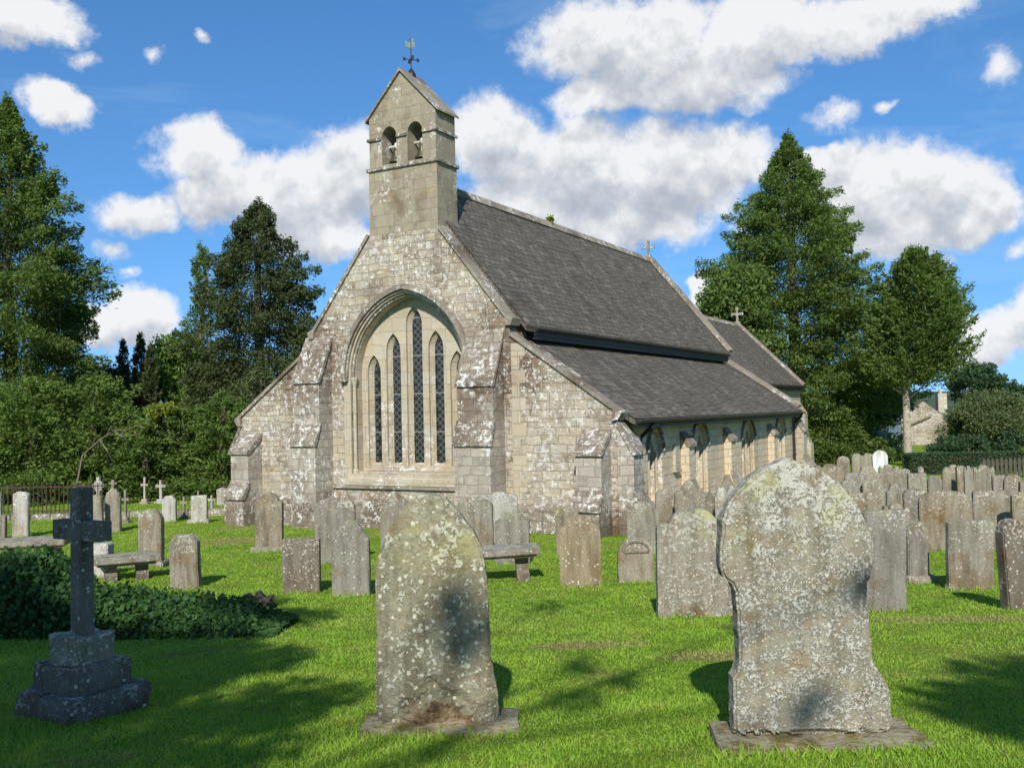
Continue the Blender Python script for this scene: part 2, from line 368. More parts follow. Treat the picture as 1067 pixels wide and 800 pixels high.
# distant hill with woods along the skyline
bm = bmesh.new(); rows = []
for j, (yy, zz) in enumerate([(300, -14), (420, -1), (560, 6), (800, 2)]):
    rows.append([bm.verts.new((x, yy, zz + (3 * mnoise.noise(Vector((x * .006, j, 1))) if j in (1, 2) else 0))) for x in np.linspace(-900, 1100, 80)])
for j in range(3):
    for i in range(79): bm.faces.new((rows[j][i], rows[j][i + 1], rows[j + 1][i + 1], rows[j + 1][i]))
tag(build('hills', bm, simple('wooded_hill', (.045, .075, .035), 1, .4, .08), smooth=True), kind='structure')

# church frame
P0 = ray(650, 560) * 20.0
U = Vector((0.48656078, 0.87364673, 0)); V = Vector((-0.87364673, 0.48656078, 0))
CO = Vector((P0.x, P0.y, 0)) + V * 5.45
ROT = math.atan2(-V.y, -V.x)
def to_ch(x, y):
    d = Vector((x - CO.x, y - CO.y, 0)); return d.dot(-V), d.dot(U)

def fast_mesh(name, verts, quads, mat, tint=None, parent=None):
    me = bpy.data.meshes.new(name); nf = len(quads); k = quads.shape[1]
    me.vertices.add(len(verts)); me.vertices.foreach_set('co', verts.astype(np.float32).ravel())
    me.loops.add(nf * k); me.loops.foreach_set('vertex_index', quads.astype(np.int32).ravel())
    me.polygons.add(nf); me.polygons.foreach_set('loop_start', np.arange(0, nf * k, k, dtype=np.int32))
    me.update(calc_edges=True)
    if tint is not None:
        at = me.attributes.new('tint', 'FLOAT', 'POINT'); at.data.foreach_set('value', tint.astype(np.float32))
    me.materials.append(mat)
    o = bpy.data.objects.new(name, me); COL.objects.link(o)
    if parent: o.parent = parent
    return o
def unit(v): return v / np.maximum(1e-6, np.linalg.norm(v, axis=1, keepdims=True))
def leaves(name, P, D, size, mat, parent=None, aspect=.5, jitter=.8):
    n = len(P); r = rng.normal(size=(n, 3)); a = unit(D + jitter * r)
    b = unit(np.cross(a, rng.normal(size=(n, 3)))); s = (size * rng.uniform(.6, 1.35, n))[:, None]
    bend = np.cross(a, b) * s * .12
    v = np.stack([P - a * s * .5, P + b * s * aspect * .5 - bend, P + a * s * .5, P - b * s * aspect * .5 - bend], 1).reshape(-1, 3)
    q = np.arange(n * 4).reshape(-1, 4)
    return fast_mesh(name, v, q, mat, np.repeat(rng.random(n), 4), parent)

# grass blades
def blades():
    n = 560000
    y = 3.0 * (40 / 3.0) ** (rng.random(n) ** 1.08)
    x = (rng.random(n) * 2 - 1) * (y * .62 + 1.0)
    nv = np.array([mnoise.noise(Vector((a * 1.2, b * 1.2, 0))) for a, b in zip(x[::1], y[::1])])
    z = np.interp(y, KY, KZ) + np.array([bumpz(a, b) for a, b in zip(x, y)])
    h = rng.uniform(.009, .024, n) * (1 + .5 * nv) * (1 + y * .012); w = .0012 + .0006 * y
    lx = (x - CO.x) * -V.x + (y - CO.y) * -V.y; ly = (x - CO.x) * U.x + (y - CO.y) * U.y
    keep = ~((np.abs(lx) < 6.0) & (ly > -.3) & (ly < 30))
    x, y, z, h, w = x[keep], y[keep], z[keep], h[keep], w[keep]; n = len(x)
    tx, ty, tz, th_ = [], [], [], []
    for (q, w_, r_, d_, big) in FEET:
        m = int(w_ * (420 if big else 110)); u = rng.uniform(-w_ / 2 - .05, w_ / 2 + .05, m); sd = np.where(rng.random(m) < .72, -1, 1) * (d_ / 2 + np.abs(rng.normal(0, .03, m)) - .005)
        X_ = q.x + u * math.cos(r_) - sd * math.sin(r_); Y_ = q.y + u * math.sin(r_) + sd * math.cos(r_)
        tx.append(X_); ty.append(Y_); tz.append(np.interp(Y_, KY, KZ) + np.array([bumpz(a, b) for a, b in zip(X_, Y_)])); th_.append(rng.uniform(.03, .085, m) * (.8 if big else 1))
    tx, ty, tz, th_ = map(np.concatenate, (tx, ty, tz, th_))
    x = np.concatenate([x, tx]); y = np.concatenate([y, ty]); z = np.concatenate([z, tz]); h = np.concatenate([h, th_]); w = np.concatenate([w, .003 + .0006 * ty]); n = len(x)
    an = rng.random(n) * math.pi; lean = rng.normal(0, .55, (n, 2)) * h[:, None]
    dx, dy = np.cos(an) * w, np.sin(an) * w
    v = np.stack([np.stack([x - dx, y - dy, z - .004], 1), np.stack([x + dx, y + dy, z - .004], 1), np.stack([x + lean[:, 0], y + lean[:, 1], z + h], 1)], 1).reshape(-1, 3)
    o = fast_mesh('grass', v, np.arange(n * 3).reshape(-1, 3), m_blade, np.repeat(rng.random(n), 3))
    tag(o, 'short bright green mown grass between the graves', 'grass', kind='stuff')
FEET = []

# ------------------------------------------------------------------ the church
church = empty('church', (CO.x, CO.y, 0), ROT)
tag(church, 'old sandstone village church with slate roofs and a small gabled bellcote', 'church')
gz0 = -3.3
# west gable wall, thickness .8, opening for the great window
sil = [(5.35, gz0), (5.35, -.05), (2.85, 1.72), (2.78, 2.1), (.98, 4.42), (.98, 5.9), (-.98, 5.9), (-.98, 4.42), (-2.78, 2.1), (-2.85, 1.72), (-5.35, -.05), (-5.35, gz0)]
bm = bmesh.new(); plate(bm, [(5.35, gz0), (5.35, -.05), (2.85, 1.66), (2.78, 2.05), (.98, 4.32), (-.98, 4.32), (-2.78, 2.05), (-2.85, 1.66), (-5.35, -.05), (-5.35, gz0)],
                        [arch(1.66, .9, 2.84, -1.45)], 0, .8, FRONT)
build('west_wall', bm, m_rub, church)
# window surround: two recessed orders, sill, tracery wall with five lancets
wn = empty('west_window', (0, 0, 0), 0, church)
bm = bmesh.new()
plate(bm, arch(1.86, .9, 3.02, -1.72, 12), [arch(1.655, .9, 2.835, -1.451, 12)], -.012, .03, FRONT)
plate(bm, arch(1.655, .9, 2.835, -1.451, 12), [arch(1.59, .9, 2.765, -1.40, 12)], .12, .45, FRONT)
build('window_surround', bm, m_ash, wn)
bm = bmesh.new()
lan = [(-1.21, .125, 1.33, .12), (-.62, .14, 1.83, .13), (0, .16, 2.45, .14), (.62, .14, 1.83, .13), (1.21, .125, 1.33, .12)]
plate(bm, arch(1.588, .9, 2.763, -1.398, 12), [arch(w + .075, ap - .33, ap + .11, -1.27, 6, cx) for cx, w, ap, _ in lan], .36, .42, FRONT)
# chamfered splays
for cx, w, ap, _ in lan:
    A = arch(w + .075, ap - .33, ap + .11, -1.27, 6, cx); B = arch(w, ap - .33, ap, -1.2, 6, cx)
    va = [bm.verts.new((x, .42, z)) for x, z in A]; vb = [bm.verts.new((x, .54, z)) for x, z in B]
    for i in range(len(A)):
        j = (i + 1) % len(A); bm.faces.new((va[i], va[j], vb[j], vb[i]))
build('lancet_wall', bm, m_ash, wn, recalc=True)
for cx, w, ap, _ in lan:
    bm = bmesh.new(); plate(bm, arch(w + .01, ap - .33, ap + .01, -1.21, 6, cx), [], .535, .56, FRONT)
    build('lancet_pane', bm, m_glass, wn)
# hood mould: swept roll
def ring(bm, w0, a0, w1, a1, y0, y1, n=16, spring=.9):
    A = arch(w1, spring, a1, spring, n)[1:-1]; B = arch(w0, spring, a0, spring, n)[1:-1]
    va = [[bm.verts.new((x, y, z)) for x, z in L] for y in (y0, y1) for L in (A, B)]
    for i in range(len(A) - 1):
        for p, q in ((0, 1), (2, 3), (0, 2), (1, 3)): bm.faces.new((va[p][i], va[p][i + 1], va[q][i + 1], va[q][i]))
    for e in (0, -1): bm.faces.new((va[0][e], va[1][e], va[3][e], va[2][e]))
bm = bmesh.new(); ring(bm, 1.75, 2.935, 1.86, 3.06, -.13, .02); ring(bm, 1.7, 2.88, 1.75, 2.935, -.07, .02)
ring(bm, 1.6, 2.78, 1.655, 2.835, .05, .14)
build('hood_mould', bm, m_cop, wn)
for sx in (-1, 1):
    bm = bmesh.new(); box(bm, sx * 1.8 - .09, sx * 1.8 + .09, -.15, .02, .78, .899)
    build('label_stop', bm, m_wea, wn, bevel=.02)
# nook shafts on the jambs
for sx in (-1, 1):
    bm = bmesh.new(); lathe(bm, [(.07, -1.45), (.07, -1.38), (.045, -1.34), (.045, .68), (.06, .72), (.085, .84), (.085, .9)], 12, (sx * 1.6, .08, 0))
    build('jamb_shaft', bm, m_ash, wn, smooth=False)
bm = bmesh.new(); extr(bm, [(.5, -1.46), (.1, -1.46), (-.05, -1.56), (-.05, -1.72), (.02, -1.72), (.02, -1.5), (.5, -1.5)], 'x', -1.75, 1.75)
build('window_sill', bm, m_ash, wn)
bm = bmesh.new(); extr(bm, [(.02, -1.72), (-.08, -1.74), (-.08, -1.8), (.02, -1.84)], 'x', -2.2, 1.71)
build('string_course', bm, m_cop, church)
# plinth
for x0, x1 in ((-4.45, -3.05), (-2.2, 1.7), (2.7, 4.5)):
    bm = bmesh.new(); extr(bm, [(.02, -2.04), (-.1, -2.14), (-.1, gz0), (.02, gz0)], 'x', x0, x1); build('plinth', bm, m_wea, church)
# quoin strip at the nave corner on the right
bm = bmesh.new()
k = 0; z = -2.1
while z < 1.5:
    h = .3; w = .34 if k % 2 else .2
    box(bm, 2.86, 2.86 + w, -.006, .03, z + .006, z + h - .006); z += h; k += 1
build('quoin', bm, m_ash, church)
# buttresses on the west front
def buttress(x0, x1, zt, zd1, zd2, p1, p2):
    bt = empty('buttress', (0, 0, 0), 0, church)
    bm = bmesh.new()
    extr(bm, [(.01, gz0), (.01, zt - .05), (-p1, zd1), (-p1, zd2 + .5), (-p2, zd2), (-p2, gz0)], 'x', x0, x1)
    build('buttress_wall', bm, m_but, bt)
    for (ya, za, yb, zb) in ((.005, zt, -p1 - .05, zd1), (-p1 + .01, zd2 + .52, -p2 - .05, zd2)):
        bm = bmesh.new(); extr(bm, [(ya, za), (yb, zb + .03), (yb, zb - .05), (yb + .06, zb - .05), (ya, za - .1)], 'x', x0 - .035, x1 + .035)
        build('buttress_slope', bm, m_wea, bt)
    return bt
buttress(1.74, 2.66, 1.85, .6, -.71, .5, .67)
buttress(-3.03, -2.24, 1.95, .82, -.71, .5, .67)
def cbut(x0, x1):
    bt = empty('corner_buttress', (0, 0, 0), 0, church)
    bm = bmesh.new(); extr(bm, [(.01, gz0), (.01, -.5), (-.5, -.93), (-.5, -1.7), (-.68, -2.06), (-.68, gz0)], 'x', x0, x1); build('buttress_wall', bm, m_but, bt)
    bm = bmesh.new(); extr(bm, [(.01, -.42), (-.56, -.9), (-.56, -.97), (-.48, -.97), (.01, -.55)], 'x', x0 - .03, x1 + .03); build('buttress_slope', bm, m_wea, bt)
    bm = bmesh.new(); extr(bm, [(-.49, -1.66), (-.74, -2.03), (-.74, -2.11), (-.66, -2.11), (-.49, -1.8)], 'x', x0 - .03, x1 + .03)
    build('buttress_slope', bm, m_wea, bt)
cbut(4.62, 5.2); cbut(-5.2, -4.6)
def sbut(y0, y1, side=1, top=-.25, m=None, e1=.36, e2=.62):
    X = 5.35; bt = empty('side_buttress', (0, 0, 0), 0, church)
    pr = lambda q: [(side * a, b) for a, b in q]
    bm = bmesh.new(); extr(bm, pr([(X - .01, gz0), (X - .01, top - .05), (X + e1, -.95), (X + e1, -1.8), (X + e2, -2.2), (X + e2, gz0)]), 'y', y0, y1); build('buttress_wall', bm, m or m_side, bt)
    bm = bmesh.new(); extr(bm, pr([(X - .005, top + .02), (X + e1 + .06, -.9), (X + e1 + .06, -.97), (X + e1 - .02, -.97), (X - .005, top - .1)]), 'y', y0 - .03, y1 + .03); build('buttress_slope', bm, m_cop, bt)
    bm = bmesh.new(); extr(bm, pr([(X + e1 - .02, -1.74), (X + e2 + .06, -2.17), (X + e2 + .06, -2.26), (X + e2 - .02, -2.26), (X + e1 - .02, -1.86)]), 'y', y0 - .03, y1 + .03)
    build('buttress_slope', bm, m_cop, bt)
sbut(.0, .55, 1, m=m_but); sbut(0, .55, -1, m=m_but)
for a in (4.0, 7.6, 12.4): sbut(a, a + .42, 1, -.62, e1=.2, e2=.32, m=m_aisle)
sbut(15.95, 16.45, 1)
# south aisle wall with lancet recesses
bm = bmesh.new(); X = 5.33
wins = [(2.25, .45, [2.25]), (5.5, .62, [5.2, 5.8]), (6.9, .3, []), (10.1, .68, [9.8, 10.4]), (14.1, .62, [13.8, 14.4])]
wins = [w for w in wins if w[2]]
plate(bm, [(.8, gz0), (16.2, gz0), (16.2, -.12), (.8, -.12)], [arch(w, -1.0, -.45, -2.25, 6, c) for c, w, l in wins], 0, .1, SIDE(X))
build('aisle_wall', bm, m_aisle, church)
for c, w, l in wins:
    ww = empty('aisle_window', (0, 0, 0), 0, church)
    bm = bmesh.new(); plate(bm, arch(w + .05, -1.0, -.4, -2.3, 6, c), [arch(.19, -1.05, -.72, -2.15, 5, q) for q in l], .101, .28, SIDE(X)); build('window_recess', bm, m_aisle, ww)
    for q in l:
        bm = bmesh.new(); plate(bm, arch(.2, -1.05, -.7, -2.16, 5, q), [], .24, .26, SIDE(X)); build('pane', bm, m_skypane if q == 5.2 else m_glass, ww)
        for s_ in (-.24, .24):
            bm = bmesh.new(); lathe(bm, [(.05, -2.24), (.03, -2.18), (.03, -1.12), (.055, -1.02)], 8, (X - .07, q + s_, 0)); build('shaft', bm, m_ash, ww)
    bm = bmesh.new()
    A = arch(w + .1, -1.0, -.36, -1.0, 8, c)[1:-1]; B = arch(w + .02, -1.0, -.43, -1.0, 8, c)[1:-1]
    plate(bm, A + B[::-1], [], -.07, .01, SIDE(X)); build('hood_mould', bm, m_cop, ww)
# small wall monument between windows
bm = bmesh.new(); box(bm, X - .01, X + .07, 3.45, 3.75, -1.5, -.9); box(bm, X - .01, X + .11, 3.4, 3.8, -1.56, -1.5)
build('wall_tablet', bm, m_ash, church, bevel=.01)
# north aisle wall, east walls, chancel walls
bm = bmesh.new(); box(bm, -5.33, -5.0, .8, 16.19, gz0, -.12); build('north_wall', bm, m_side, church)
bm = bmesh.new(); plate(bm, [(5.33, gz0), (5.33, -.2), (2.85, 1.5), (-2.85, 1.5), (-5.33, -.2), (-5.33, gz0)], [], 16.2, 16.5, FRONT)
build('east_wall', bm, m_side, church)
for a_, b_ in ((2.4, 2.78), (-2.78, -2.4)):
    bm = bmesh.new(); box(bm, a_, b_, .8, 15.89, 1.0, 1.98); build('nave_wall', bm, m_side, church)
bm = bmesh.new(); plate(bm, [(2.78, 1.5), (2.78, 1.95), (0, 5.5), (-2.78, 1.95), (-2.78, 1.5)], [], 15.9, 16.3, FRONT)
build('nave_gable', bm, m_side, church)
bm = bmesh.new()
plate(bm, [(16.5, gz0), (28, gz0), (28, .78), (16.5, .78)], [arch(.3, -.7, -.1, -1.9, 6, q) for q in (19.5, 24.5)], 0, .4, SIDE(2.9)); build('chancel_wall', bm, m_side, church)
bm = bmesh.new(); box(bm, -2.9, -2.5, 16.5, 27.99, gz0, .78); build('chancel_wall', bm, m_side, church)
bm = bmesh.new(); plate(bm, [(2.9, gz0), (2.9, .75), (0, 3.75), (-2.9, .75), (-2.9, gz0)], [], 28, 28.4, FRONT)
build('chancel_wall', bm, m_side, church)
for q in (19.5, 24.5):
    bm = bmesh.new(); box(bm, 2.6, 2.62, q - .35, q + .35, -2, 0); build('chancel_window_pane', bm, m_glass, church)
bm = bmesh.new(); extr(bm, [(2.89, gz0), (2.89, .2), (3.25, -.4), (3.25, -1.4), (3.5, -1.9), (3.5, gz0)], 'y', 27.6, 28.2); build('chancel_buttress', bm, m_side, church)
# corbel row and moulding below the chancel eaves
bm = bmesh.new()
box(bm, 2.89, 3.05, 16.9, 27.9, .765, .79)
for i in range(26): box(bm, 2.89, 3.03, 16.9 + i * .43, 17.05 + i * .43, .6, .77)
build('chancel_corbels', bm, m_cop, church)
# roofs
def roof(name, x0, z0, x1, z1, y0, y1, th=.09):
    o = empty(name, (0, 0, 0), 0, church)
    for s_ in (1, -1):
        bm = bmesh.new(); n = Vector((z0 - z1, x1 - x0)).normalized() if x1 > x0 else Vector((z1 - z0, x0 - x1)).normalized()
        pts = [(x0, z0), (x1, z1), (x1, z1 - th * 1.3), (x0, z0 - th * 1.3)]
        # gently uneven slate surface
        vs = []
        NU, NV = 40, 14
        g = [[bm.verts.new((s_ * (x0 + (x1 - x0) * j / NV), y0 + (y1 - y0) * i / NU,
              z0 + (z1 - z0) * j / NV + (.025 * mnoise.noise(Vector((i * .35, j * .5, x0))) if 0 < i < NU and 0 < j < NV else 0))) for j in range(NV + 1)] for i in range(NU + 1)]
        for i in range(NU):
            for j in range(NV): bm.faces.new((g[i][j], g[i + 1][j], g[i + 1][j + 1], g[i][j + 1]))
        extr(bm, [(s_ * a, b - .03) for a, b in pts], 'y', y0 + .002, y1 - .002)
        build('slate_slope', bm, m_slate, o, recalc=False)
    return o
for f in ():
    pass
roof('nave_roof', 3.08, 1.93, 0, 5.72, .33, 16.15)
roof('aisle_roof', 5.68, -.22, 2.75, 1.68, .22, 16.1)
roof('chancel_roof', 3.1, .9, 0, 4.0, 16.3, 28.3)
bm = bmesh.new()
for i in range(38):
    y = .86 + i * .405; tt = mnoise.noise(Vector((i, 0, 0))) * .012
    extr(bm, [(.17, 5.58 + tt), (.02, 5.8 + tt), (-.02, 5.8 + tt), (-.17, 5.58 + tt), (-.12, 5.54), (.12, 5.54)], 'y', y, min(16.2, y + .397))
build('ridge_stone', bm, m_cop, church)
bm = bmesh.new()
for i in range(28):
    y = 16.45 + i * .42; extr(bm, [(.15, 3.88), (.02, 4.07), (-.02, 4.07), (-.15, 3.88), (0, 3.86)], 'y', y, min(28.2, y + .41))
build('chancel_ridge_stone', bm, m_cop, church)
# copings: raised stone bands along the gables
def coping(name, pts, y0, y1, th=.13, lift=.05):
    for s_ in (1, -1):
        bm = bmesh.new()
        for (xa, za), (xb, zb) in zip(pts, pts[1:]):
            L = math.hypot(xb - xa, zb - za); dx, dz = (xb - xa) / L, (zb - za) / L; nx, nz = (-dz, dx)
            if nz < 0: nx, nz = -nx, -nz
            k = max(1, int(L / .75))
            for i in range(k):
                a, b = L * i / k + (.004 if i else 0), L * (i + 1) / k
                q = [(xa + dx * a + nx * lift, za + dz * a + nz * lift), (xa + dx * b + nx * lift, za + dz * b + nz * lift),
                     (xa + dx * b + nx * (lift + th), za + dz * b + nz * (lift + th)), (xa + dx * a + nx * (lift + th), za + dz * a + nz * (lift + th))]
                extr(bm, [(s_ * p, r) for p, r in q], 'y', y0, y1)
        build(name, bm, m_cop, church)
coping('gable_coping', [(2.84, 1.98), (1.0, 4.3)], -.06, .34, .08, -.01)
coping('gable_coping', [(5.46, -.13), (2.84, 1.69)], -.06, .24, .08, -.01)
coping('gable_coping', [(3.05, 1.98), (.02, 5.7)], 16.0, 16.42, .12, .02)
coping('gable_coping', [(5.5, -.13), (2.84, 1.68)], 15.95, 16.4, .12, .03)
coping('gable_coping', [(3.08, .9), (.02, 3.96)], 28.1, 28.5, .1, .02)
for s_ in (1, -1):
    bm = bmesh.new(); extr(bm, [(s_ * 2.76, 1.9), (s_ * 2.9, 1.9), (s_ * 2.96, 2.06), (s_ * 2.76, 2.15)], 'y', -.08, .36); build('kneeler', bm, m_cop, church)
    bm = bmesh.new(); extr(bm, [(s_ * 5.27, -.26), (s_ * 5.4, -.24), (s_ * 5.5, -.1), (s_ * 5.3, -.04)], 'y', -.08, .33); build('kneeler', bm, m_cop, church)
# black strip standing in for shadow under the nave eaves + gutters
def gutter(x, z, y0, y1):
    bm = bmesh.new()
    n = 6
    pr = [(x + .065 * math.cos(math.pi + math.pi * i / n), z + .065 * math.sin(math.pi + math.pi * i / n)) for i in range(n + 1)]
    extr(bm, pr, 'y', y0, y1); box(bm, x - .07, x - .05, y0, y1, z - .16, z - .01)
    build('gutter', bm, m_iron, church)
gutter(3.12, 1.87, .75, 15.95); gutter(5.72, -.26, .3, 16.0); gutter(3.14, .86, 16.6, 28.1); gutter(-5.72, -.26, .3, 16.0)
for a_, b_ in ((2.785, 3.05), (-3.05, -2.785)):
    bm = bmesh.new(); box(bm, a_, b_, .8, 15.9, 1.62, 1.84); build('eaves_shade_strip', bm, m_iron, church)
bm = bmesh.new()
box(bm, 5.34, 5.62, .85, 15.9, -.272, -.262)
for i in range(37): box(bm, 5.34, 5.6, .85 + i * .41, .95 + i * .41, -.37, -.27)
build('rafter_feet', bm, m_woodd, church)
def pipe(y):
    bm = bmesh.new(); tube(bm, [(5.72, y, -.3), (5.70, y, -.4), (5.45, y, -.62), (5.42, y, -.75), (5.42, y, -2.55)], .045, 8)
    for z in (-.9, -1.8, -2.4): lathe(bm, [(.06, z), (.06, z + .07)], 8, (5.42, y, 0))
    bm2 = build('downpipe', bm, m_iron, church)
pipe(1.15); pipe(15.75)
# stone crosses on the gables
def ridge_cross(y, z, h):
    bm = bmesh.new(); w = h * .11
    box(bm, -w * 1.5, w * 1.5, y - w * 1.2, y + w * 1.2, z - .15, z + h * .2)
    box(bm, -w / 2, w / 2, y - w / 2, y + w / 2, z + h * .2, z + h)
    box(bm, -h * .29, -w / 2, y - w * .49, y + w * .49, z + h * .6, z + h * .74)
    box(bm, w / 2, h * .29, y - w * .49, y + w * .49, z + h * .6, z + h * .74)
    for a, b in ((0, z + h), (-h * .29, z + h * .67), (h * .29, z + h * .67)): box(bm, a - w * .75, a + w * .75, y - w * .52, y + w * .52, b - w * .75, b + w * .75)
    build('gable_cross', bm, m_cop, church)
ridge_cross(16.15, 5.72, .68); ridge_cross(28.2, 4.0, .8)
# bellcote
bc = empty('bellcote', (0, 0, 0), 0, church)
D0, D1 = -.004, .86
bm = bmesh.new(); box(bm, -.985, .985, D0, D1, 4.30, 5.88); build('bellcote_base', bm, m_bell, bc)
bm = bmesh.new()
ops = [(-.375, .215), (.375, .215)]
plate(bm, [(.965, 5.88), (.965, 7.16), (0, 8.17), (-.965, 7.16), (-.965, 5.88)], [arch(w, 6.64, 6.89, 5.97, 7, cx) for cx, w in ops], D0 + .012, D1 - .012, FRONT)
build('bellcote_wall', bm, m_bell, bc)
bm = bmesh.new()
box(bm, -1.04, 1.04, D0 - .055, D1 + .055, 5.84, 5.93)
build('lower_string', bm, m_wea, bc, bevel=.015)
bm = bmesh.new()
for a, b in ((-1.015, -.6), (-.15, .15), (.6, 1.015)): box(bm, a, b, D0 - .035, .3, 6.585, 6.65)
box(bm, .97, 1.015, .301, D1 + .04, 6.585, 6.65); box(bm, -1.015, -.97, .301, D1 + .04, 6.585, 6.65)
build('upper_string', bm, m_wea, bc)
bm = bmesh.new()
extr(bm, [(1.05, 7.05), (1.05, 7.10), (0, 8.23), (-1.05, 7.10), (-1.05, 7.05), (0, 8.16)], 'y', D0 - .05, D1 + .05)
build('bellcote_roof', bm, m_cop, bc)
for cx, w in ops:
    bm = bmesh.new(); lathe(bm, [(.001, 6.42), (.05, 6.41), (.075, 6.36), (.095, 6.27), (.12, 6.17), (.17, 6.1), (.18, 6.06), (.14, 6.06)], 18, (cx, .3, 0)); build('bell', bm, m_bronze, bc, smooth=True)
    bm = bmesh.new(); tube(bm, [(cx - .26, .3, 6.47), (cx + .26, .3, 6.47)], .03, 8); lathe(bm, [(.02, 6.4), (.05, 6.46), (.05, 6.52), (.02, 6.56)], 8, (cx, .3, 0)); build('bell_headstock', bm, m_white, bc)
# weathervane (its own thing, stands on the bellcote)
vp = church_pt = CO + U * .45
wv = empty('weathervane', (vp.x, vp.y, 8.15), R(20)); tag(wv, 'small weathered metal weathervane on top of the stone bellcote', 'weathervane')
bm = bmesh.new(); lathe(bm, [(.12, -.02), (.11, .06), (.05, .16), (.02, .2)], 12); build('vane_foot', bm, m_iron, wv)
bm = bmesh.new(); tube(bm, [(0, 0, .1), (0, 0, .95)], .014, 8); build('vane_pole', bm, m_iron, wv)
bm = bmesh.new(); tube(bm, [(-.17, 0, .42), (.17, 0, .42)], .011, 6); tube(bm, [(0, -.17, .43), (0, .17, .43)], .011, 6)
for a in range(4):
    c, s_ = math.cos(a * math.pi / 2), math.sin(a * math.pi / 2); box(bm, c * .17 - .03, c * .17 + .03, s_ * .17 - .008, s_ * .17 + .008, .38, .46)
lathe(bm, [(.01, .37), (.035, .42), (.01, .47)], 8)
build('direction_arm', bm, m_iron, wv)
bm = bmesh.new(); extr(bm, [(-.13, .72), (-.03, .7), (.04, .68), (.1, .74), (.1, .84), (.05, .88), (.09, .93), (.02, .95), (-.02, .84), (-.08, .82), (-.14, .88)], 'y', -.01, .01)
build('cockerel_vane', bm, m_vane, wv)

# ------------------------------------------------------------------ gravestones
def outline(kind, w, h, seed):
    rr = random.Random(seed); H = w / 2
    def arc(cx, cz, rx, rz, a0, a1, n): return [(cx + rx * math.cos(R(a0 + (a1 - a0) * i / n)), cz + rz * math.sin(R(a0 + (a1 - a0) * i / n))) for i in range(n + 1)]
    b = -.25
    if kind == 'flat': p = [(H, b), (H, h * .97), (H * .9, h), (-H * .9, h), (-H, h * .97), (-H, b)]
    elif kind == 'cant': p = [(H, b), (H, h * .86), (H * .6, h), (-H * .6, h), (-H, h * .86), (-H, b)]
    elif kind == 'round': p = [(H, b)] + arc(0, h - H * .95, H, H * .95, 0, 180, 14) + [(-H, b)]
    elif kind == 'seg': p = [(H, b)] + arc(0, h - H * .45, H, H * .45, 0, 180, 12) + [(-H, b)]
    elif kind == 'gothic': p = arch(H, h - w * .8, h, b, 8)
    elif kind == 'peak': p = [(H, b), (H, h * .74), (H * .9, h * .78), (H * .35, h * .97), (0, h), (-H * .35, h * .97), (-H * .9, h * .78), (-H, h * .74), (-H, b)]
    elif kind == 'ogee':
        p = [(H, b), (H, h * .8)] + [(H * (1 - t), h * .8 + h * .2 * (.5 - .5 * math.cos(math.pi * t)) * (1 if t < 1 else 1)) for t in (.1, .25, .4, .55, .7, .85, 1)]
        p += [(-x, z) for x, z in reversed(p[2:-1])] + [(-H, h * .8), (-H, b)]
    elif kind == 'shoulder': p = [(H, b), (H, h * .82), (H * .98, h * .85), (H * .72, h * .86)] + arc(0, h - H * .72 * .8, H * .7, H * .72 * .8, 0, 180, 12)[0:] + [(-H * .72, h * .86), (-H * .98, h * .85), (-H, h * .82), (-H, b)]
    elif kind == 'anse': p = [(H, b), (H, h * .9)] + arc(H * .82, h * .9, H * .18, h * .06, 0, 170, 5) + [(H * .58, h * .9)] + arc(0, h * .9, H * .5, h * .1, 0, 180, 9) + [(-H * .58, h * .9)] + arc(-H * .82, h * .9, H * .18, h * .06, 10, 180, 5) + [(-H, b)]
    elif kind == 'scoop': p = [(H, b), (H, h * .78), (H * .98, h * .83), (H * .8, h * .86), (H * .62, h * .92), (H * .55, h * .985), (H * .3, h), (-H * .3, h), (-H * .55, h * .985), (-H * .62, h * .92), (-H * .8, h * .86), (-H * .98, h * .83), (-H, h * .78), (-H, b)]
    elif kind == 'twin': p = [(H, b), (H, h * .8)] + arc(H * .52, h * .8, H * .48, h * .2, 0, 160, 6) + [(0, h * .93), (0, h * .9)] + arc(-H * .52, h * .8, H * .48, h * .2, 20, 180, 6) + [(-H, b)]
    elif kind == 'rough':
        p = [(H, b), (H, h * .86)] + [(H * (1 - i / 6), h * (.86 + .14 * rr.random())) for i in range(1, 12)] + [(-H, h * .8), (-H, b)]
    # slight wear of the edge
    q = []
    for i, (x, z) in enumerate(p):
        k = (z > 0) * .008; q.append((x + rr.uniform(-k, k), z + rr.uniform(-k, k)))
    out = []
    for i, a in enumerate(q):      # long straight sides get worn midpoints
        b2 = q[(i + 1) % len(q)]; out.append(a); L = math.hypot(a[0] - b2[0], a[1] - b2[1])
        if L > .3 and max(a[1], b2[1]) > .2:
            m = int(L / .18)
            for j in range(1, m): out.append((a[0] + (b2[0] - a[0]) * j / m + rr.uniform(-.005, .005), a[1] + (b2[1] - a[1]) * j / m))
    o2 = []
    for a in out:
        if not o2 or math.hypot(a[0] - o2[-1][0], a[1] - o2[-1][1]) > .004: o2.append(a)
    return o2
def slab_mesh(bm, poly, th):
    f = bm.faces.new([bm.verts.new((x, -th / 2, z)) for x, z in poly])
    r = bmesh.ops.extrude_face_region(bm, geom=[f]); 
    bmesh.ops.translate(bm, vec=(0, th, 0), verts=[v for v in r['geom'] if isinstance(v, bmesh.types.BMVert)])
    bmesh.ops.recalc_face_normals(bm, faces=bm.faces)
    es = [e for e in bm.edges if len(e.link_faces) == 2 and any(len(g.verts) > 5 for g in e.link_faces)]
    bmesh.ops.bevel(bm, geom=es, offset=min(.014, th * .15), segments=2, affect='EDGES', clamp_overlap=True)
GRP = 'gravestones standing in the churchyard grass'
count = 0
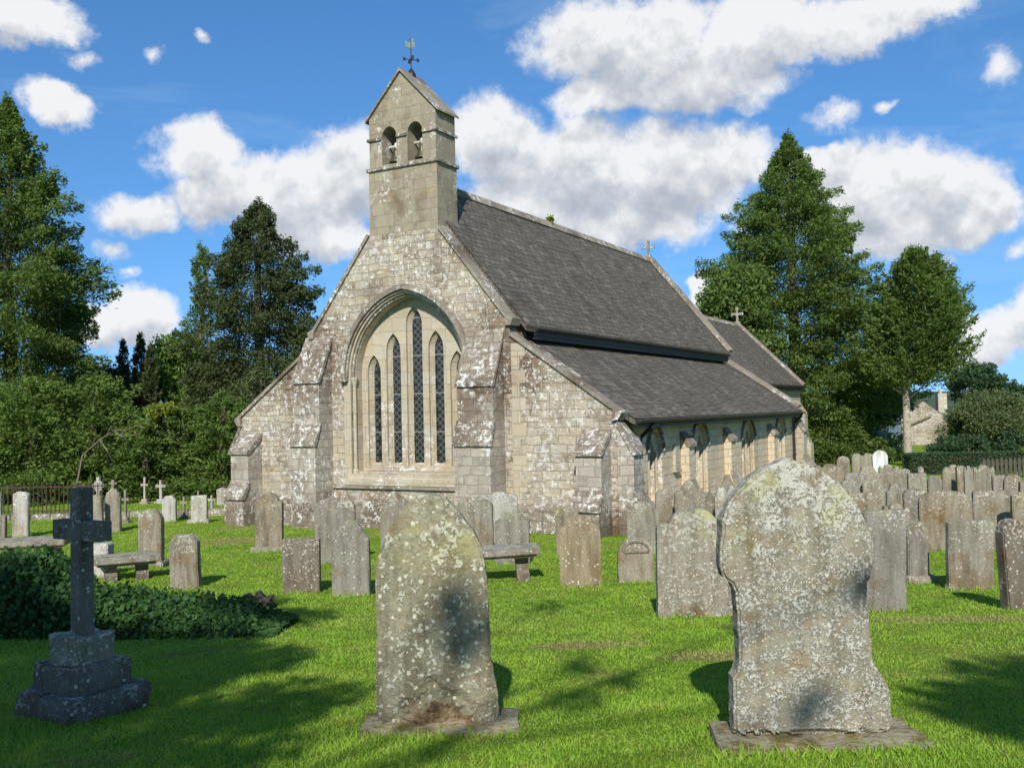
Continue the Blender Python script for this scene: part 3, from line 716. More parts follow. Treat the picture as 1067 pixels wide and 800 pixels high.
def stone(x0, x1, top, kind, lab, base=None, h=None, mat=None, rot=-4, th=.11, tilt=0, lean=0, plinth=False, cat='gravestone', arcm=False):
    global count; count += 1
    cx = (x0 + x1) / 2
    if base is not None:
        p = ground_at(cx, base)
    else:
        y = depth_for(cx, top, h); r = ray(cx, top); p = Vector((r.x * y, y, G(y)))
    y = p.y; p.z = GZ(p.x, p.y)
    H = ray(cx, top).z * y - p.z
    w = (x1 - x0) * y / F * math.sqrt(1 + ray(cx, top).x ** 2 * 0)
    rr = R(rot + random.uniform(-3, 3))
    az = math.atan2(p.x, p.y); ang = abs(rr + az)
    w = max(.15, (w - th * abs(math.sin(ang))) / max(.5, math.cos(rr)))
    mat = mat or m_gs; FEET.append((p.copy(), w, rr, th + (.2 if plinth else 0), False))
    bm = bmesh.new(); slab_mesh(bm, outline(kind, w, H, count), th)
    if plinth or arcm:
        root = empty('gravestone', p, rr)
        build('slab', bm, mat, root, recalc=False)
        if plinth:
            bm = bmesh.new(); box(bm, -w / 2 - .07, w / 2 + .07, -th / 2 - .1, th / 2 + .1, -.25, .1); build('plinth', bm, m_gl if mat is m_gl else m_gs, root, bevel=.02)
        if arcm:
            bm = bmesh.new(); A = [(.38 * w * math.cos(R(a)), H * .7 + .38 * w * .75 * math.sin(R(a))) for a in range(0, 181, 15)]; B = [(x * .9, H * .7 + (z - H * .7) * .88) for x, z in A]
            plate(bm, A + B[::-1], [], -th / 2 - .025, -th / 2 + .005, FRONT); box(bm, -.36 * w, .36 * w, -th / 2 - .02, -th / 2 + .005, H * .66, H * .69)
            build('carved_arch', bm, mat, root)
    else:
        root = build('gravestone', bm, mat, None, p, (0, 0, rr), recalc=False)
    root.rotation_euler = (R(tilt + random.uniform(-1.5, 1.5)), R(lean + random.uniform(-1, 1)), rr)
    tag(root, lab, cat, GRP); return root

# left part of the yard
stone(-9, 3, 512, 'round', 'pale stone with rounded top cut by the left picture edge', base=562, mat=m_gl)
stone(-3, 8, 536, 'seg', 'low grey stone at the left edge in front of the railings', base=566)
stone(12, 32, 512, 'seg', 'tall pale narrow stone with wavy top near the left edge', base=560, mat=m_gl)
stone(94, 109, 515, 'round', 'narrow round-topped stone half hidden behind the dark cross', base=556, th=.13)
stone(109, 127, 508, 'gothic', 'ochre pointed stone just right of the dark cross, small cross on its tip', base=554)
stone(94, 119, 566, 'flat', 'thick squat block-like stone right behind the dark cross shaft', base=600, th=.26, mat=m_gl, rot=0)
stone(144, 172, 530, 'round', 'round-topped thick stone on a broken base behind the small table tomb', base=590, th=.17, plinth=True, rot=-1)
stone(177, 211, 556, 'cant', 'grey upright stone with cut corners right behind the ivy bank', base=612, th=.15, rot=-1)
stone(169, 185, 516, 'scoop', 'grey shouldered stone far back beside the white cross', base=543, mat=m_gl)
stone(199, 217, 516, 'flat', 'flat-topped grey stone on a base left of the church corner', base=545, mat=m_gl, plinth=True)
stone(226, 238, 508, 'seg', 'small pale stone touching the church corner buttress in view', base=527, mat=m_gl)
stone(266, 296, 513, 'shoulder', 'tall stone with narrow round head on a base in front of the north aisle gable', base=574, th=.15, plinth=True)
stone(294, 335, 560, 'flat', 'squat flat stone speckled white, leftmost of the front three before the church', base=618, rot=-2, mat=m_gd)
stone(329, 372, 518, 'seg', 'broad tan stone behind the pointed one, below the great window', base=586)
stone(346, 387, 541, 'peak', 'dark stone with sharply pointed head next to the near lichened stone', base=621, rot=-3)
stone(396, 430, 513, 'gothic', 'pointed pale stone peeping over the left shoulder of the near mossy stone', base=578)
stone(478, 515, 518, 'seg', 'grey stone just behind the near mossy stone, under the right buttress', base=582, rot=-8)
stone(516, 553, 534, 'scoop', 'grey stone standing right behind the table tomb', base=588, rot=-8)
stone(502, 540, 512, 'anse', 'lichened stone close to the church wall behind the pair at the table tomb', base=572, mat=m_gl)
stone(585, 627, 537, 'scoop', 'tall orange-stained stone standing alone on the open grass', base=612, rot=-2, mat=m_or)
stone(580, 604, 528, 'flat', 'narrow stone hidden behind the orange-stained one', base=580)
stone(644, 682, 559, 'round', 'low round-topped stone with a carved dark arch', base=607, arcm=True, rot=0)
stone(655, 687, 522, 'shoulder', 'plain stone with rounded head right behind the low arched one', base=577)
stone(684, 713, 508, 'seg', 'brown-topped stone leaning against the row before the south aisle', base=572)
stone(704, 748, 508, 'anse', 'wide stone with wavy head behind the big lichened one', base=575)
stone(746, 782, 503, 'rough', 'stone with ragged lichen-crusted top left of the nearest stone', base=580, mat=m_gl)
stone(684, 764, 529, 'shoulder', 'large crusted stone with curved ochre top left of the nearest stone', base=642, mat=m_cr, th=.14, rot=1)
stone(708, 728, 500, 'peak', 'small brown gabled stone against the aisle wall', base=552)
stone(752, 766, 494, 'peak', 'tiny pointed stone top by the aisle wall beyond the ragged one', base=542)
# right part
stone(872, 886, 475, 'round', 'thin stone under the dark trees left of the twin-headed stone', base=500, th=.08)
stone(888, 911, 472, 'twin', 'olive twin-headed stone in the back row under the trees', base=500, th=.13)
stone(910, 926, 469, 'round', 'white marble round-topped stone by the pale tree trunk', base=500, mat=m_white)
R_ = [
 (790, 812, 489, 'anse', 1.15, 'low-topped stone rising behind the left side of the nearest stone'),
 (850, 879, 483, 'anse', 1.1, 'brownish three-lobed stone just above the nearest stone\'s right shoulder'),
 (880, 904, 492, 'seg', 1.15, 'grey stone in the crowd below the twin-headed stone'),
 (892, 916, 486, 'scoop', 1.1, 'stone in the crowd directly below the white marble one'),
 (916, 936, 484, 'anse', 1.1, 'scrolled stone touching the foot of the pale tree trunk'),
 (936, 948, 488, 'seg', .9, 'small stone at the foot of the pale trunk, right side'),
 (955, 962, 486, 'round', 1.1, 'thin tall stone left of the closely packed row'),
 (945, 966, 493, 'flat', 1.2, 'broad grey stone right of the pale trunk'),
 (966, 981, 495, 'round', 1.0, 'round stone at the left end of the closely packed row'),
 (980, 990, 486, 'gothic', 1.15, 'first thin stone from the left in the closely packed back row'),
 (988, 998, 484, 'round', 1.15, 'second thin stone of the closely packed back row'),
 (996, 1006, 485, 'seg', 1.15, 'third thin stone of the closely packed back row'),
 (1004, 1014, 485, 'anse', 1.15, 'fourth thin stone of the closely packed back row'),
 (1012, 1035, 484, 'anse', 1.15, 'olive wide stone at the right end of the back row'),
 (1034, 1048, 495, 'flat', 1.05, 'short brown stone right of the olive wide one'),
 (1044, 1064, 494, 'round', 1.1, 'round-headed stone near the picket fence end'),
 (1060, 1080, 500, 'seg', 1.15, 'tan stone cut by the right edge beyond the round-headed one'),
 (868, 900, 499, 'anse', 1.02, 'rust-blotched stone leaning in the crowd behind the nearest stone'),
 (898, 924, 499, 'seg', 1.02, 'grey-brown stone in the middle of the crowd'),
 (922, 946, 503, 'scoop', 1.02, 'stone with hollow shoulders between crowd and pale trunk'),
 (940, 964, 509, 'seg', 1.0, 'grey stone behind the small orange flower pot'),
 (957, 1012, 511, 'seg', 1.03, 'very wide brown stone with two white spots on top'),
 (1013, 1057, 511, 'flat', 1.0, 'wide pale stone with orange streaks'),
 (1052, 1072, 513, 'seg', 1.0, 'stone behind the shaded leaning one, cut by the right edge'),
 (880, 918, 513, 'flat', 1.0, 'plain grey stone partly covered by the nearest stone\'s right edge'),
 (918, 946, 524, 'anse', .99, 'brown stone with scrolled top above the tall brown stone'),
]
for x0, x1, top, k, h, lab in R_:
    stone(x0, x1, top, k, lab, h=h, rot=-6)
stone(897, 945, 531, 'flat', 'tall brown flat-topped stone right of the nearest stone', base=636, rot=1, th=.12)
stone(943, 970, 541, 'gothic', 'pointed dark stone on a pale base between two flat stones', base=607, plinth=True, rot=1)
stone(985, 1036, 542, 'flat', 'broad grey flat stone with white lichen along its top', base=613, rot=4)
stone(1042, 1078, 540, 'round', 'dark shaded stone leaning at the right picture edge', base=634, mat=m_gd, lean=-4, rot=10, th=.15)

# the two nearest stones
def near(name, pts, base_row, cxpx, dz, mat, lab, slab, rot, th):
    p = ground_at(cxpx, base_row); s = p.y / F; p.z = GZ(p.x, p.y)
    horiz = base_row
    root = empty('gravestone', p, R(rot)); tag(root, lab, 'gravestone', GRP); FEET.append((p.copy(), (slab[1] - slab[0]) * s, R(rot), th + .4, True))
    poly = [((x - cxpx) * s, (horiz - z) * s) for x, z in pts]
    # resample closely, roughen
    out = []
    for i, a in enumerate(poly):
        b = poly[(i + 1) % len(poly)]; L = math.hypot(a[0] - b[0], a[1] - b[1]); m = max(1, int(L / .03))
        for j in range(m):
            x, z = a[0] + (b[0] - a[0]) * j / m, a[1] + (b[1] - a[1]) * j / m
            k = .007 if z > .02 else 0
            out.append((x + k * mnoise.noise(Vector((x * 16, z * 16, 5))), z + k * mnoise.noise(Vector((x * 16, z * 16, 9)))))
    bm = bmesh.new(); slab_mesh(bm, out, th)
    # inner grid so the faces can carry real relief
    bmesh.ops.triangulate(bm, faces=[f for f in bm.faces if len(f.verts) > 4])
    for _ in range(4):
        es = [e for e in bm.edges if e.calc_length() > .035]
        if not es or len(bm.faces) > 60000: break
        bmesh.ops.subdivide_edges(bm, edges=es, cuts=1, use_grid_fill=False)
        bmesh.ops.triangulate(bm, faces=[f for f in bm.faces if len(f.verts) > 3])
    bm.normal_update()
    for v in bm.verts:
        q = v.co; n = v.normal
        v.co = q + n * (.006 * mnoise.noise(q * 9) + .003 * mnoise.noise(q * 28) - er(name, q))
    build('slab', bm, mat, root, recalc=False, smooth=False)
    bm = bmesh.new(); x0, x1, z1, zb = slab; box(bm, (x0 - cxpx) * s, (x1 - cxpx) * s, -th / 2 - .17, th / 2 + .12, -.3, .035)
    bmesh.ops.subdivide_edges(bm, edges=bm.edges, cuts=9, use_grid_fill=True)
    for v in bm.verts:
        q = v.co; v.co = q + Vector((mnoise.noise(q * 5), mnoise.noise(q * 5 + Vector((9, 0, 0))), .6 * mnoise.noise(q * 7))) * .035
    build('plinth', bm, m_moss, root, smooth=False)
    return root
def er(name, q):
    if name == 'l':
        d = max(0., .30 - q.z - abs(q.x) * .5 + .09 * mnoise.noise(q * 8)); return min(.03, d * .35) * (1 + .5 * mnoise.noise(q * 30)) if q.y < 0 else 0
    return .03 if (q.z < .05 + .015 * mnoise.noise(q * 25) and q.y < 0) else 0
tm = NT('mossy_plinth_stone'); pc = tm.n('ShaderNodeTexCoord').outputs['Object']; nn = tm.noise(pc, 7, 6, .7)
m_moss = tm.done(tm.ramp(nn, [(.3, (.07, .08, .02)), (.45, (.17, .14, .06)), (.55, (.30, .27, .2)), (.63, (.2, .17, .06)), (.75, (.09, .09, .02))]), 1, tm.noise(pc, 24, 5, .7), .8, .02, .1)
near('l', [(395, 760), (394, 730), (396, 650), (396, 600), (397, 585), (403, 568), (409, 552), (418, 541), (427, 528), (438, 519), (450, 517), (462, 519), (473, 526), (484, 539), (497, 555), (506, 575), (509, 600), (511, 640), (513, 690), (518, 720), (520, 748), (521, 760)],
     757, 456, 0, m_nl, 'nearest stone left of centre, mossy with yellow-green lichen and a pointed round head', (380, 538, 0, 0), 2, .13)
near('r', [(764, 775), (764, 705), (768, 700), (771, 690), (770, 640), (769, 618), (765, 609), (756, 603), (754, 592), (755, 570), (757, 545), (764, 528), (775, 514), (790, 500), (808, 490), (826, 482), (845, 488), (862, 496), (880, 512), (896, 532), (906, 552), (911, 572), (912, 592), (908, 605), (903, 612), (903, 630), (906, 665), (908, 690), (914, 702), (921, 716), (924, 730), (926, 775)],
     771, 845, 0, m_nr, 'nearest and largest stone at the right, crusted grey with a broad keel-shaped head', (746, 952, 0, 0), 0, .14)

# little cross on the tip of the pointed stone, crosses far back
def cross(px, top, base, wpx, lab, mat=m_gl, rot=-10, ringed=False, plinth=True):
    p = ground_at(px, base); s = p.y / F; p.z = GZ(p.x, p.y); H = ray(px, top).z * p.y - p.z; w = wpx * s; t = w * .26
    root = empty('cross_gravestone', p, R(rot)); tag(root, lab, 'cross', 'stone crosses in the churchyard')
    b0 = .18 * H if plinth else 0
    bm = bmesh.new(); extr(bm, [(t / 2, b0 - .05), (t / 2 * .85, H * .68), (w / 2, H * .68), (w / 2, H * .68 + t), (t / 2 * .85, H * .68 + t), (t / 2 * .85, H), (-t / 2 * .85, H), (-t / 2 * .85, H * .68 + t), (-w / 2, H * .68 + t), (-w / 2, H * .68), (-t / 2 * .85, H * .68), (-t / 2, b0 - .05)], 'y', -t / 2, t / 2)
    if ringed: plate(bm, [(w * .42 * math.cos(a * .3927), H * .68 + t / 2 + w * .42 * math.sin(a * .3927)) for a in range(16)], [[(w * .3 * math.cos(a * .3927), H * .68 + t / 2 + w * .3 * math.sin(a * .3927)) for a in range(16)]], -t * .3, t * .3, FRONT)
    build('cross_shaft', bm, mat, root, bevel=.008)
    if plinth:
        bm = bmesh.new(); box(bm, -w * .55, w * .55, -w * .4, w * .4, -.2, b0 * .5); box(bm, -w * .35, w * .35, -w * .28, w * .28, b0 * .5 + .001, b0); build('step', bm, mat, root, bevel=.01)
cross(168, 500, 524, 11, 'bright white stone cross before the dark trees at left')
cross(151, 497, 525, 8, 'slim pale cross left of the bright white one')
cross(103, 497, 530, 13, 'ringed pale cross rising just right of the dark cross top', ringed=True)
cross(131, 510, 545, 9, 'small ochre cross right of the pointed stone', mat=m_gs)
cross(192, 517, 540, 8, 'little grey cross between two far grey stones', mat=m_gs)
cross(207, 511, 533, 7, 'little cross showing over the flat-topped grey stone', mat=m_gs)
cross(221, 516, 533, 9, 'little cross left of the church corner', mat=m_gl)
p = ground_at(118, 554)
bm = bmesh.new(); zt = ray(118, 508).z * p.y - p.z
box(bm, -.035, .035, -.03, .03, zt - .02, zt + .2); box(bm, -.1, -.036, -.028, .028, zt + .09, zt + .14); box(bm, .036, .1, -.028, .028, zt + .09, zt + .14)
gp = [o for o in bpy.data.objects if o.get('label', '').startswith('ochre pointed')][0]
build('finial_cross', bm, m_gs, gp, loc=(0, 0, 0))

# dark cross monument, front left
p = ground_at(87, 742); p.z = GZ(p.x, p.y)
cr = empty('memorial_cross', p, R(-31)); tag(cr, 'dark weathered stone cross on three steps in the left foreground', 'cross', 'stone crosses in the churchyard')
rd = random.Random(3)
def rocky(bm, a, z0, z1, amp, n=6):
    box(bm, -a, a, -a, a, z0, z1)
    bmesh.ops.subdivide_edges(bm, edges=bm.edges, cuts=n, use_grid_fill=True)
    for v in bm.verts:
        q = v.co; v.co = q + Vector((mnoise.noise(q * 6), mnoise.noise(q * 6 + Vector((5, 0, 0))), mnoise.noise(q * 6 + Vector((0, 9, 0))))) * amp
for (a, z0, z1, m_, am) in ((.275, -.2, .17, m_gd, .036), (.2, .171, .335, m_gd, .028), (.135, .336, .50, m_nl, .03)):
    bm = bmesh.new(); rocky(bm, a, z0, z1, am); build('step', bm, m_, cr)
bm = bmesh.new(); w, Hc = .053, ray(82, 508).z * p.y - p.z
za, zb = ray(82, 562).z * p.y - p.z, ray(82, 542).z * p.y - p.z
extr(bm, [(w * 1.08, .49), (w, za), (.235, za), (.235, zb), (w, zb), (w * .95, Hc), (-w * .95, Hc), (-w, zb), (-.235, zb), (-.235, za), (-w, za), (-w * 1.08, .49)], 'y', -.045, .045)
build('cross_shaft', bm, m_gd, cr, bevel=.006)

# table tombs
def table_tomb(cx, cy, L, W, H, rz, lab, back=False, tilt=0, legmat=None):
    root = empty('table_tomb', (cx, cy, GZ(cx, cy)), rz); tag(root, lab, 'tomb', 'flat table tombs')
    root.rotation_euler = (0, R(tilt), rz)
    bm = bmesh.new(); box(bm, -L / 2, L / 2, -W / 2, W / 2, H, H + .09)
    box(bm, -L / 2 + .05, L / 2 - .05, -W / 2 + .05, W / 2 - .05, H - .04, H - .001)
    build('tabletop', bm, m_gs, root, bevel=.012)
    for sx in (-1, 1):
        bm = bmesh.new(); x = sx * (L / 2 - .25)
        plate(bm, [(-W / 2 + .12, -.25), (-W / 2 + .12, .08), (-W / 2 + .22, .14), (-W / 2 + .22, H - .12), (-W / 2 + .14, H - .041), (W / 2 - .14, H - .041), (W / 2 - .22, H - .12), (W / 2 - .22, .14), (W / 2 - .12, .08), (W / 2 - .12, -.25)], [], -.09, .09, lambda a, b, d: (x + d, a, b))
        build('support', bm, m_gd, root)
q = ground_at(503, 607); table_tomb(q.x, q.y + .15, 1.65, .6, .38, ROT + R(34), 'table tomb with a flat slab on carved legs behind the near mossy stone', tilt=-2)
q = ground_at(122, 606); table_tomb(q.x + .02, q.y + .3, .95, .6, .28, R(25), 'short table tomb to the right of the dark cross')
q = ground_at(10, 594); table_tomb(q.x, q.y, 1.9, .75, .42, R(12), 'long table tomb over the ivy at the left edge')

# flower pot among the stones
q = ground_at(953, 555); q.y += 0
fp = empty('flower_pot', (q.x, q.y, GZ(q.x, q.y)), 0); tag(fp, 'small orange flower pot in a gap between the crowded stones', 'pot')
bm = bmesh.new(); lathe(bm, [(.07, -.03), (.11, .2), (.125, .2), (.125, .25), (.1, .25), (.09, .18)], 14); build('pot_body', bm, m_pot, fp, smooth=False)
bm = bmesh.new(); lathe(bm, [(.01, .15), (.09, .24), (.1, .3), (.04, .36)], 10); build('flowers', bm, m_white, fp)

# ivy bank front left
def ivy():
    root = empty('ivy_bank', ray(140, 630) * 10.1, 0); root.location.z = G(10.2)
    tag(root, 'dark glossy ivy bank smothering a kerb behind the dark cross', 'ivy')
    def hgt(u):      # u px
        return np.interp(u, [-60, 0, 40, 72, 90, 130, 180, 230, 262, 295], [.76, .74, .74, .58, .38, .36, .28, .23, .15, .04])
    bm = bmesh.new(); g = []
    X0 = root.location.x; prof = [(-.55, 0.), (-.42, .45), (-.25, .8), (0, 1.), (.3, .95), (.5, .5), (.6, 0.)]
    for u in np.linspace(-60, 297, 50):
        rr = ray(u, 640); yy = 10.15 - .0012 * (u) ; h = float(hgt(u)) * .92
        g.append([bm.verts.new((rr.x * yy - X0, yy + a - root.location.y, -.1 + h * b + .1 * (b > 0) + .03 * mnoise.noise(Vector((u * .1, a * 4, 0))))) for a, b in prof])
    for i in range(len(g) - 1):
        for j in range(len(prof) - 1): bm.faces.new((g[i][j], g[i + 1][j], g[i + 1][j + 1], g[i][j + 1]))
    build('ivy_core', bm, simple('dark_ivy_core', (.05, .055, .02), 1, .5, 9), root)  # dark mottled mesh under the leaf layer
    n = 26000; u = rng.uniform(-60, 297, n); k = rng.random(n); a = np.interp(k, np.linspace(0, 1, 7), [q[0] for q in prof]); b = np.interp(k, np.linspace(0, 1, 7), [q[1] for q in prof])
    h = hgt(u); xx = np.array([ray(v, 640).x for v in u]) * (10.15 - .0012 * u) - X0; yy = 10.15 - .0012 * u + a - root.location.y
    lump = np.array([mnoise.noise(Vector((p * 3, q * 3, 1))) for p, q in zip(xx, yy)])
    zz = h * b + .02 + .08 * lump * (h > .2) + rng.uniform(-.02, .05, n)
    zz = zz + np.where(rng.random(n) < .12, rng.uniform(0, .11, n), 0) * (h > .1); P = np.stack([xx, yy + rng.normal(0, .05, n), np.maximum(zz, .02)], 1); D = np.stack([rng.normal(0, .3, n), a * 1.5, rng.normal(-.2, .4, n)], 1)
    leaves('ivy_foliage', P, D, np.full(n, .055), l_ivy, root, .85, .5)
ivy()
q = ground_at(268, 634); rk = bmesh.new(); slab_mesh(rk, [(-.22, -.2), (-.22, .1), (-.12, .17), (-.05, .12), (.02, .2), (.1, .13), (.2, .15), (.23, -.2)], .12)
tag(build('broken_stone', rk, m_gd, None, (q.x, q.y, GZ(q.x, q.y)), (0, 0, R(-10)), recalc=False), 'broken stump of a headstone at the end of the ivy bank', 'gravestone')

blades()
# ------------------------------------------------------------------ trees
def trunk(name, H, r, mat, parent, bends=.3, z0=-.3, base=None):
    bm = bmesh.new(); n = 10; pts = [(bends * mnoise.noise(Vector((i * .4, H, 0))) * i / n, bends * mnoise.noise(Vector((i * .4, H, 7))) * i / n, z0 + (H - z0) * i / n) for i in range(n + 1)]
    tube(bm, pts, [r * (1.35 if i == 0 else 1 - .85 * i / n) for i in range(n + 1)], 9); return build(name, bm, mat, parent, smooth=True)
def place(px, y, name, lab, cat='tree', group=None):
    r = ray(px, 420); o = empty(name, (r.x * y, y, GZ(r.x * y, y))); return tag(o, lab, cat, group)
def ztop(px, row, y): return ray(px, row).z * y - G(y)
def conifer(px, row, y, r0, lab, mat, prof, n, size, droop=.25, flat=.22, up=.0, name='conifer_tree', gap=.0, bark=None, low=.02, spread=.3, top=1., group='trees around the churchyard', dens=26, shift=0, tr=None):
    o = place(px, y, name, lab, group=group); H = ztop(px, row, y)
    trunk('trunk', H * .97, tr or r0 * .07 + .12, bark or m_barkd, o)
    nb = int(H * dens)
    t = low + (1 - low) * (np.arange(nb) + rng.random(nb)) / nb; t = t ** .9
    az = rng.random(nb) * 2 * math.pi
    Rb = np.interp(t, [q[0] for q in prof], [q[1] for q in prof]) * r0 * rng.uniform(.72, 1.08, nb)
    Rb *= 1 + .16 * np.sin(az * 3 + t * 9) + .12 * np.sin(az * 5 - t * 14)
    Rb *= np.where(rng.random(nb) < gap, .55, 1.)
    wgt = Rb + .25; wgt /= wgt.sum(); idx = rng.choice(nb, n, p=wgt)
    s = 1 - (1 - .22) * rng.random(n) ** 1.7 if True else 0
    s = .22 + .82 * rng.random(n) ** .62
    rb = Rb[idx]; r = rb * s
    dr = droop * (1 - .9 * t[idx]) + up * 0
    z = t[idx] * H - dr * r + up * rb * s ** 3
    sd = spread * rb * (1.15 - s) * rng.normal(0, 1, n) + rng.normal(0, .06, n); a = az[idx]
    x = np.cos(a) * r - np.sin(a) * sd; yy = np.sin(a) * r + np.cos(a) * sd
    z = z + rng.normal(0, flat, n) * (.25 + .5 * (1.1 - s)) - np.abs(sd) * .25
    x = x + shift * np.clip((z / H - low) * 3, 0, 1)
    D = np.stack([np.cos(a), np.sin(a), np.full(n, -dr.mean() + .15 + up)], 1)
    leaves('crown', np.stack([x, yy, np.maximum(z, .1)], 1), D, np.full(n, size), mat, o, .34, .6)
    return o
def broad(px, y, top, bot, rx, lab, mat, n, size, nl=26, name='broadleaf_tree', bark=None, trunk_r=.2, fill=.5, dens=1., limbs=True, ry=None, cat='tree', x_off=0, group='trees around the churchyard', shift=0, shape=1.):
    """crown between heights top and bot (m above ground)"""
    o = place(px, y, name, lab, cat, group)
    cz, rz = (top + bot) / 2, (top - bot) / 2; ry = ry or rx
    d = rng.normal(size=(nl, 3)); d = unit(d); rad = rng.uniform(.45, .86, nl)[:, None]
    d[:, 2] = np.where(d[:, 2] < -.8, -d[:, 2], d[:, 2])
    C = d * rad * np.array([rx, ry, rz]); C[:, 0] += shift
    cs = rng.uniform(.22, .36, nl) * min(rx, rz) * 1.15 * fill * 2
    idx = rng.integers(0, nl, n); dd = unit(rng.normal(size=(n, 3))); q = rng.random(n)[:, None] ** .45
    P = C[idx] + dd * q * cs[idx][:, None] * np.array([1.15, 1.15, .85]) + rng.normal(0, size * .4, (n, 3))
    P[:, 2] += cz; keep = P[:, 2] > .05; P = P[keep]; dd = dd[keep]
    leaves('crown', P, dd + np.array([0, 0, -.1]), np.full(len(P), size), mat, o, .6, .8)
    if trunk_r:
        bm = bmesh.new(); zb = bot + rz * .5
        tube(bm, [(0, 0, -.3), (.03, 0, .4), (-.04, .02, bot * .6 + .3), (0, 0, zb)], [trunk_r * 1.35, trunk_r, trunk_r * .85, trunk_r * .6], 10)
        if limbs:
            for i in range(min(nl, 11)):
                e = Vector(C[i]) * .85 + Vector((0, 0, cz)); b0 = Vector((0, 0, max(.3, bot * .75 + rz * .3 * random.random()))); m_ = (b0 + e) / 2 + Vector((0, 0, -.1 * rz))
                tube(bm, [b0, m_, e], [trunk_r * .42, trunk_r * .25, trunk_r * .08], 6)
        build('trunk', bm, bark or m_barkd, o, smooth=True)
    return o
PC = [(0, .95), (.12, 1.02), (.26, 1.), (.4, .95), (.55, .87), (.69, .68), (.78, .52), (.89, .28), (.96, .12), (1, .04)]
PF = [(0, .9), (.12, 1.0), (.35, .97), (.6, .8), (.8, .52), (.92, .27), (1, .05)]
# left group
conifer(10, 106, 42, 4.3, 'huge dark green conifer filling the left edge of the picture', l_con, PC, 165000, .19, .36, .42, .12, gap=.05, dens=34)
conifer(272, 212, 45, 4.15, 'dense dark fir with drooping layered branches left of the church', l_fir, PF, 125000, .17, .5, .36, .05, name='fir_tree')
conifer(212, 257, 46, 1.9, 'slender wispy green cypress standing beside the dark fir', l_yew, [(0, 1), (.4, .85), (.7, .5), (.9, .3), (1, .1)], 13000, .19, .3, .3, .2, gap=.35, name='cypress_tree', spread=.2)
conifer(129, 355, 47, .55, 'leftmost of three small dark pointed cypresses between the big trees', l_fir, [(0, 1), (.6, .8), (.9, .4), (1, .1)], 6000, .16, 0, .2, .5, name='cypress_tree')
conifer(147, 348, 48, .7, 'middle one of three small dark pointed cypresses between the big trees', l_fir, [(0, 1), (.6, .8), (.9, .4), (1, .1)], 8000, .16, 0, .2, .5, name='cypress_tree')
conifer(157, 362, 47, .6, 'rightmost of three small dark pointed cypresses between the big trees', l_fir, [(0, 1), (.6, .8), (.9, .4), (1, .1)], 7000, .16, 0, .2, .5, name='cypress_tree')
broad(184, 52, ztop(184, 345, 52), 2.2, 2.6, 'light green broadleaf tree between the cypresses and the slender cypress', l_lime, 16000, .22, 30)
broad(228, 50, ztop(228, 375, 50), 1.5, 2.4, 'light green broadleaf tree below the slender cypress', l_lime, 12000, .22, 26)
broad(112, 50, ztop(112, 372, 50), 1.5, 2.6, 'dark broadleaf tree against the sky right of the huge conifer', l_far, 15000, .2, 26)
gy = 'yews and shrubs along the north side'
for (px, y, row, rx, mt, n, lab) in [
    (-35, 36, 385, 3.4, l_yew, 20000, 'dark yew at the left edge below the huge conifer'),
    (35, 35, 395, 3.1, l_yew, 24000, 'broad green yew below the huge conifer'),
    (98, 36, 392, 2.7, l_yew, 20000, 'green yew behind the top of the dark cross'),
    (150, 35, 440, 1.7, l_yew, 12000, 'feathery low yew behind the white crosses'),
    (190, 37, 428, 1.9, l_yew, 13000, 'middle green shrub tree under the light green one'),
    (232, 36, 412, 1.9, l_yew, 14000, 'shrub tree touching the left church corner in view'),
    (272, 40, 385, 2.1, l_oliv, 14000, 'olive green tree rising behind the north aisle roof')]:
    conifer(px, row, y, rx, lab, mt, [(0, .95), (.25, 1.05), (.5, .95), (.7, .8), (.85, .58), (.94, .35), (1, .1)], n, .17, .45, .26, .2, gap=.3, name='yew_tree', spread=.34, group=gy, dens=40)
broad(168, 36.5, ztop(168, 420, 36.5), ztop(168, 446, 36.5), 1.0, 'yellow-green bush showing brightly among the yews', l_yel, 2600, .16, 10, 'yellow_shrub', group=gy, trunk_r=.06)
# dead branches in front of the yews
o = place(118, 33.2, 'dead_branch', 'bare pale fallen branches lying against the dark yews', 'branch'); bm = bmesh.new()
def pp(px, row, y=33.2): r = ray(px, row) * y; return r - o.location
for L in ([(86, 474), (104, 458), (118, 449), (134, 447), (150, 440)], [(104, 458), (112, 470), (117, 480)], [(118, 449), (128, 455), (146, 452)], [(98, 464), (92, 456)], [(112, 452), (116, 444)]):
    tube(bm, [pp(*q, 33.2 - .3 * (i % 2)) for i, q in enumerate(L)], [.026 - .004 * i for i in range(len(L))], 6)
tube(bm, [pp(86, 474), pp(80, 505), pp(79, 530, 32.5)], [.03, .035, .04], 6)
build('bare_branches', bm, m_branch, o); 
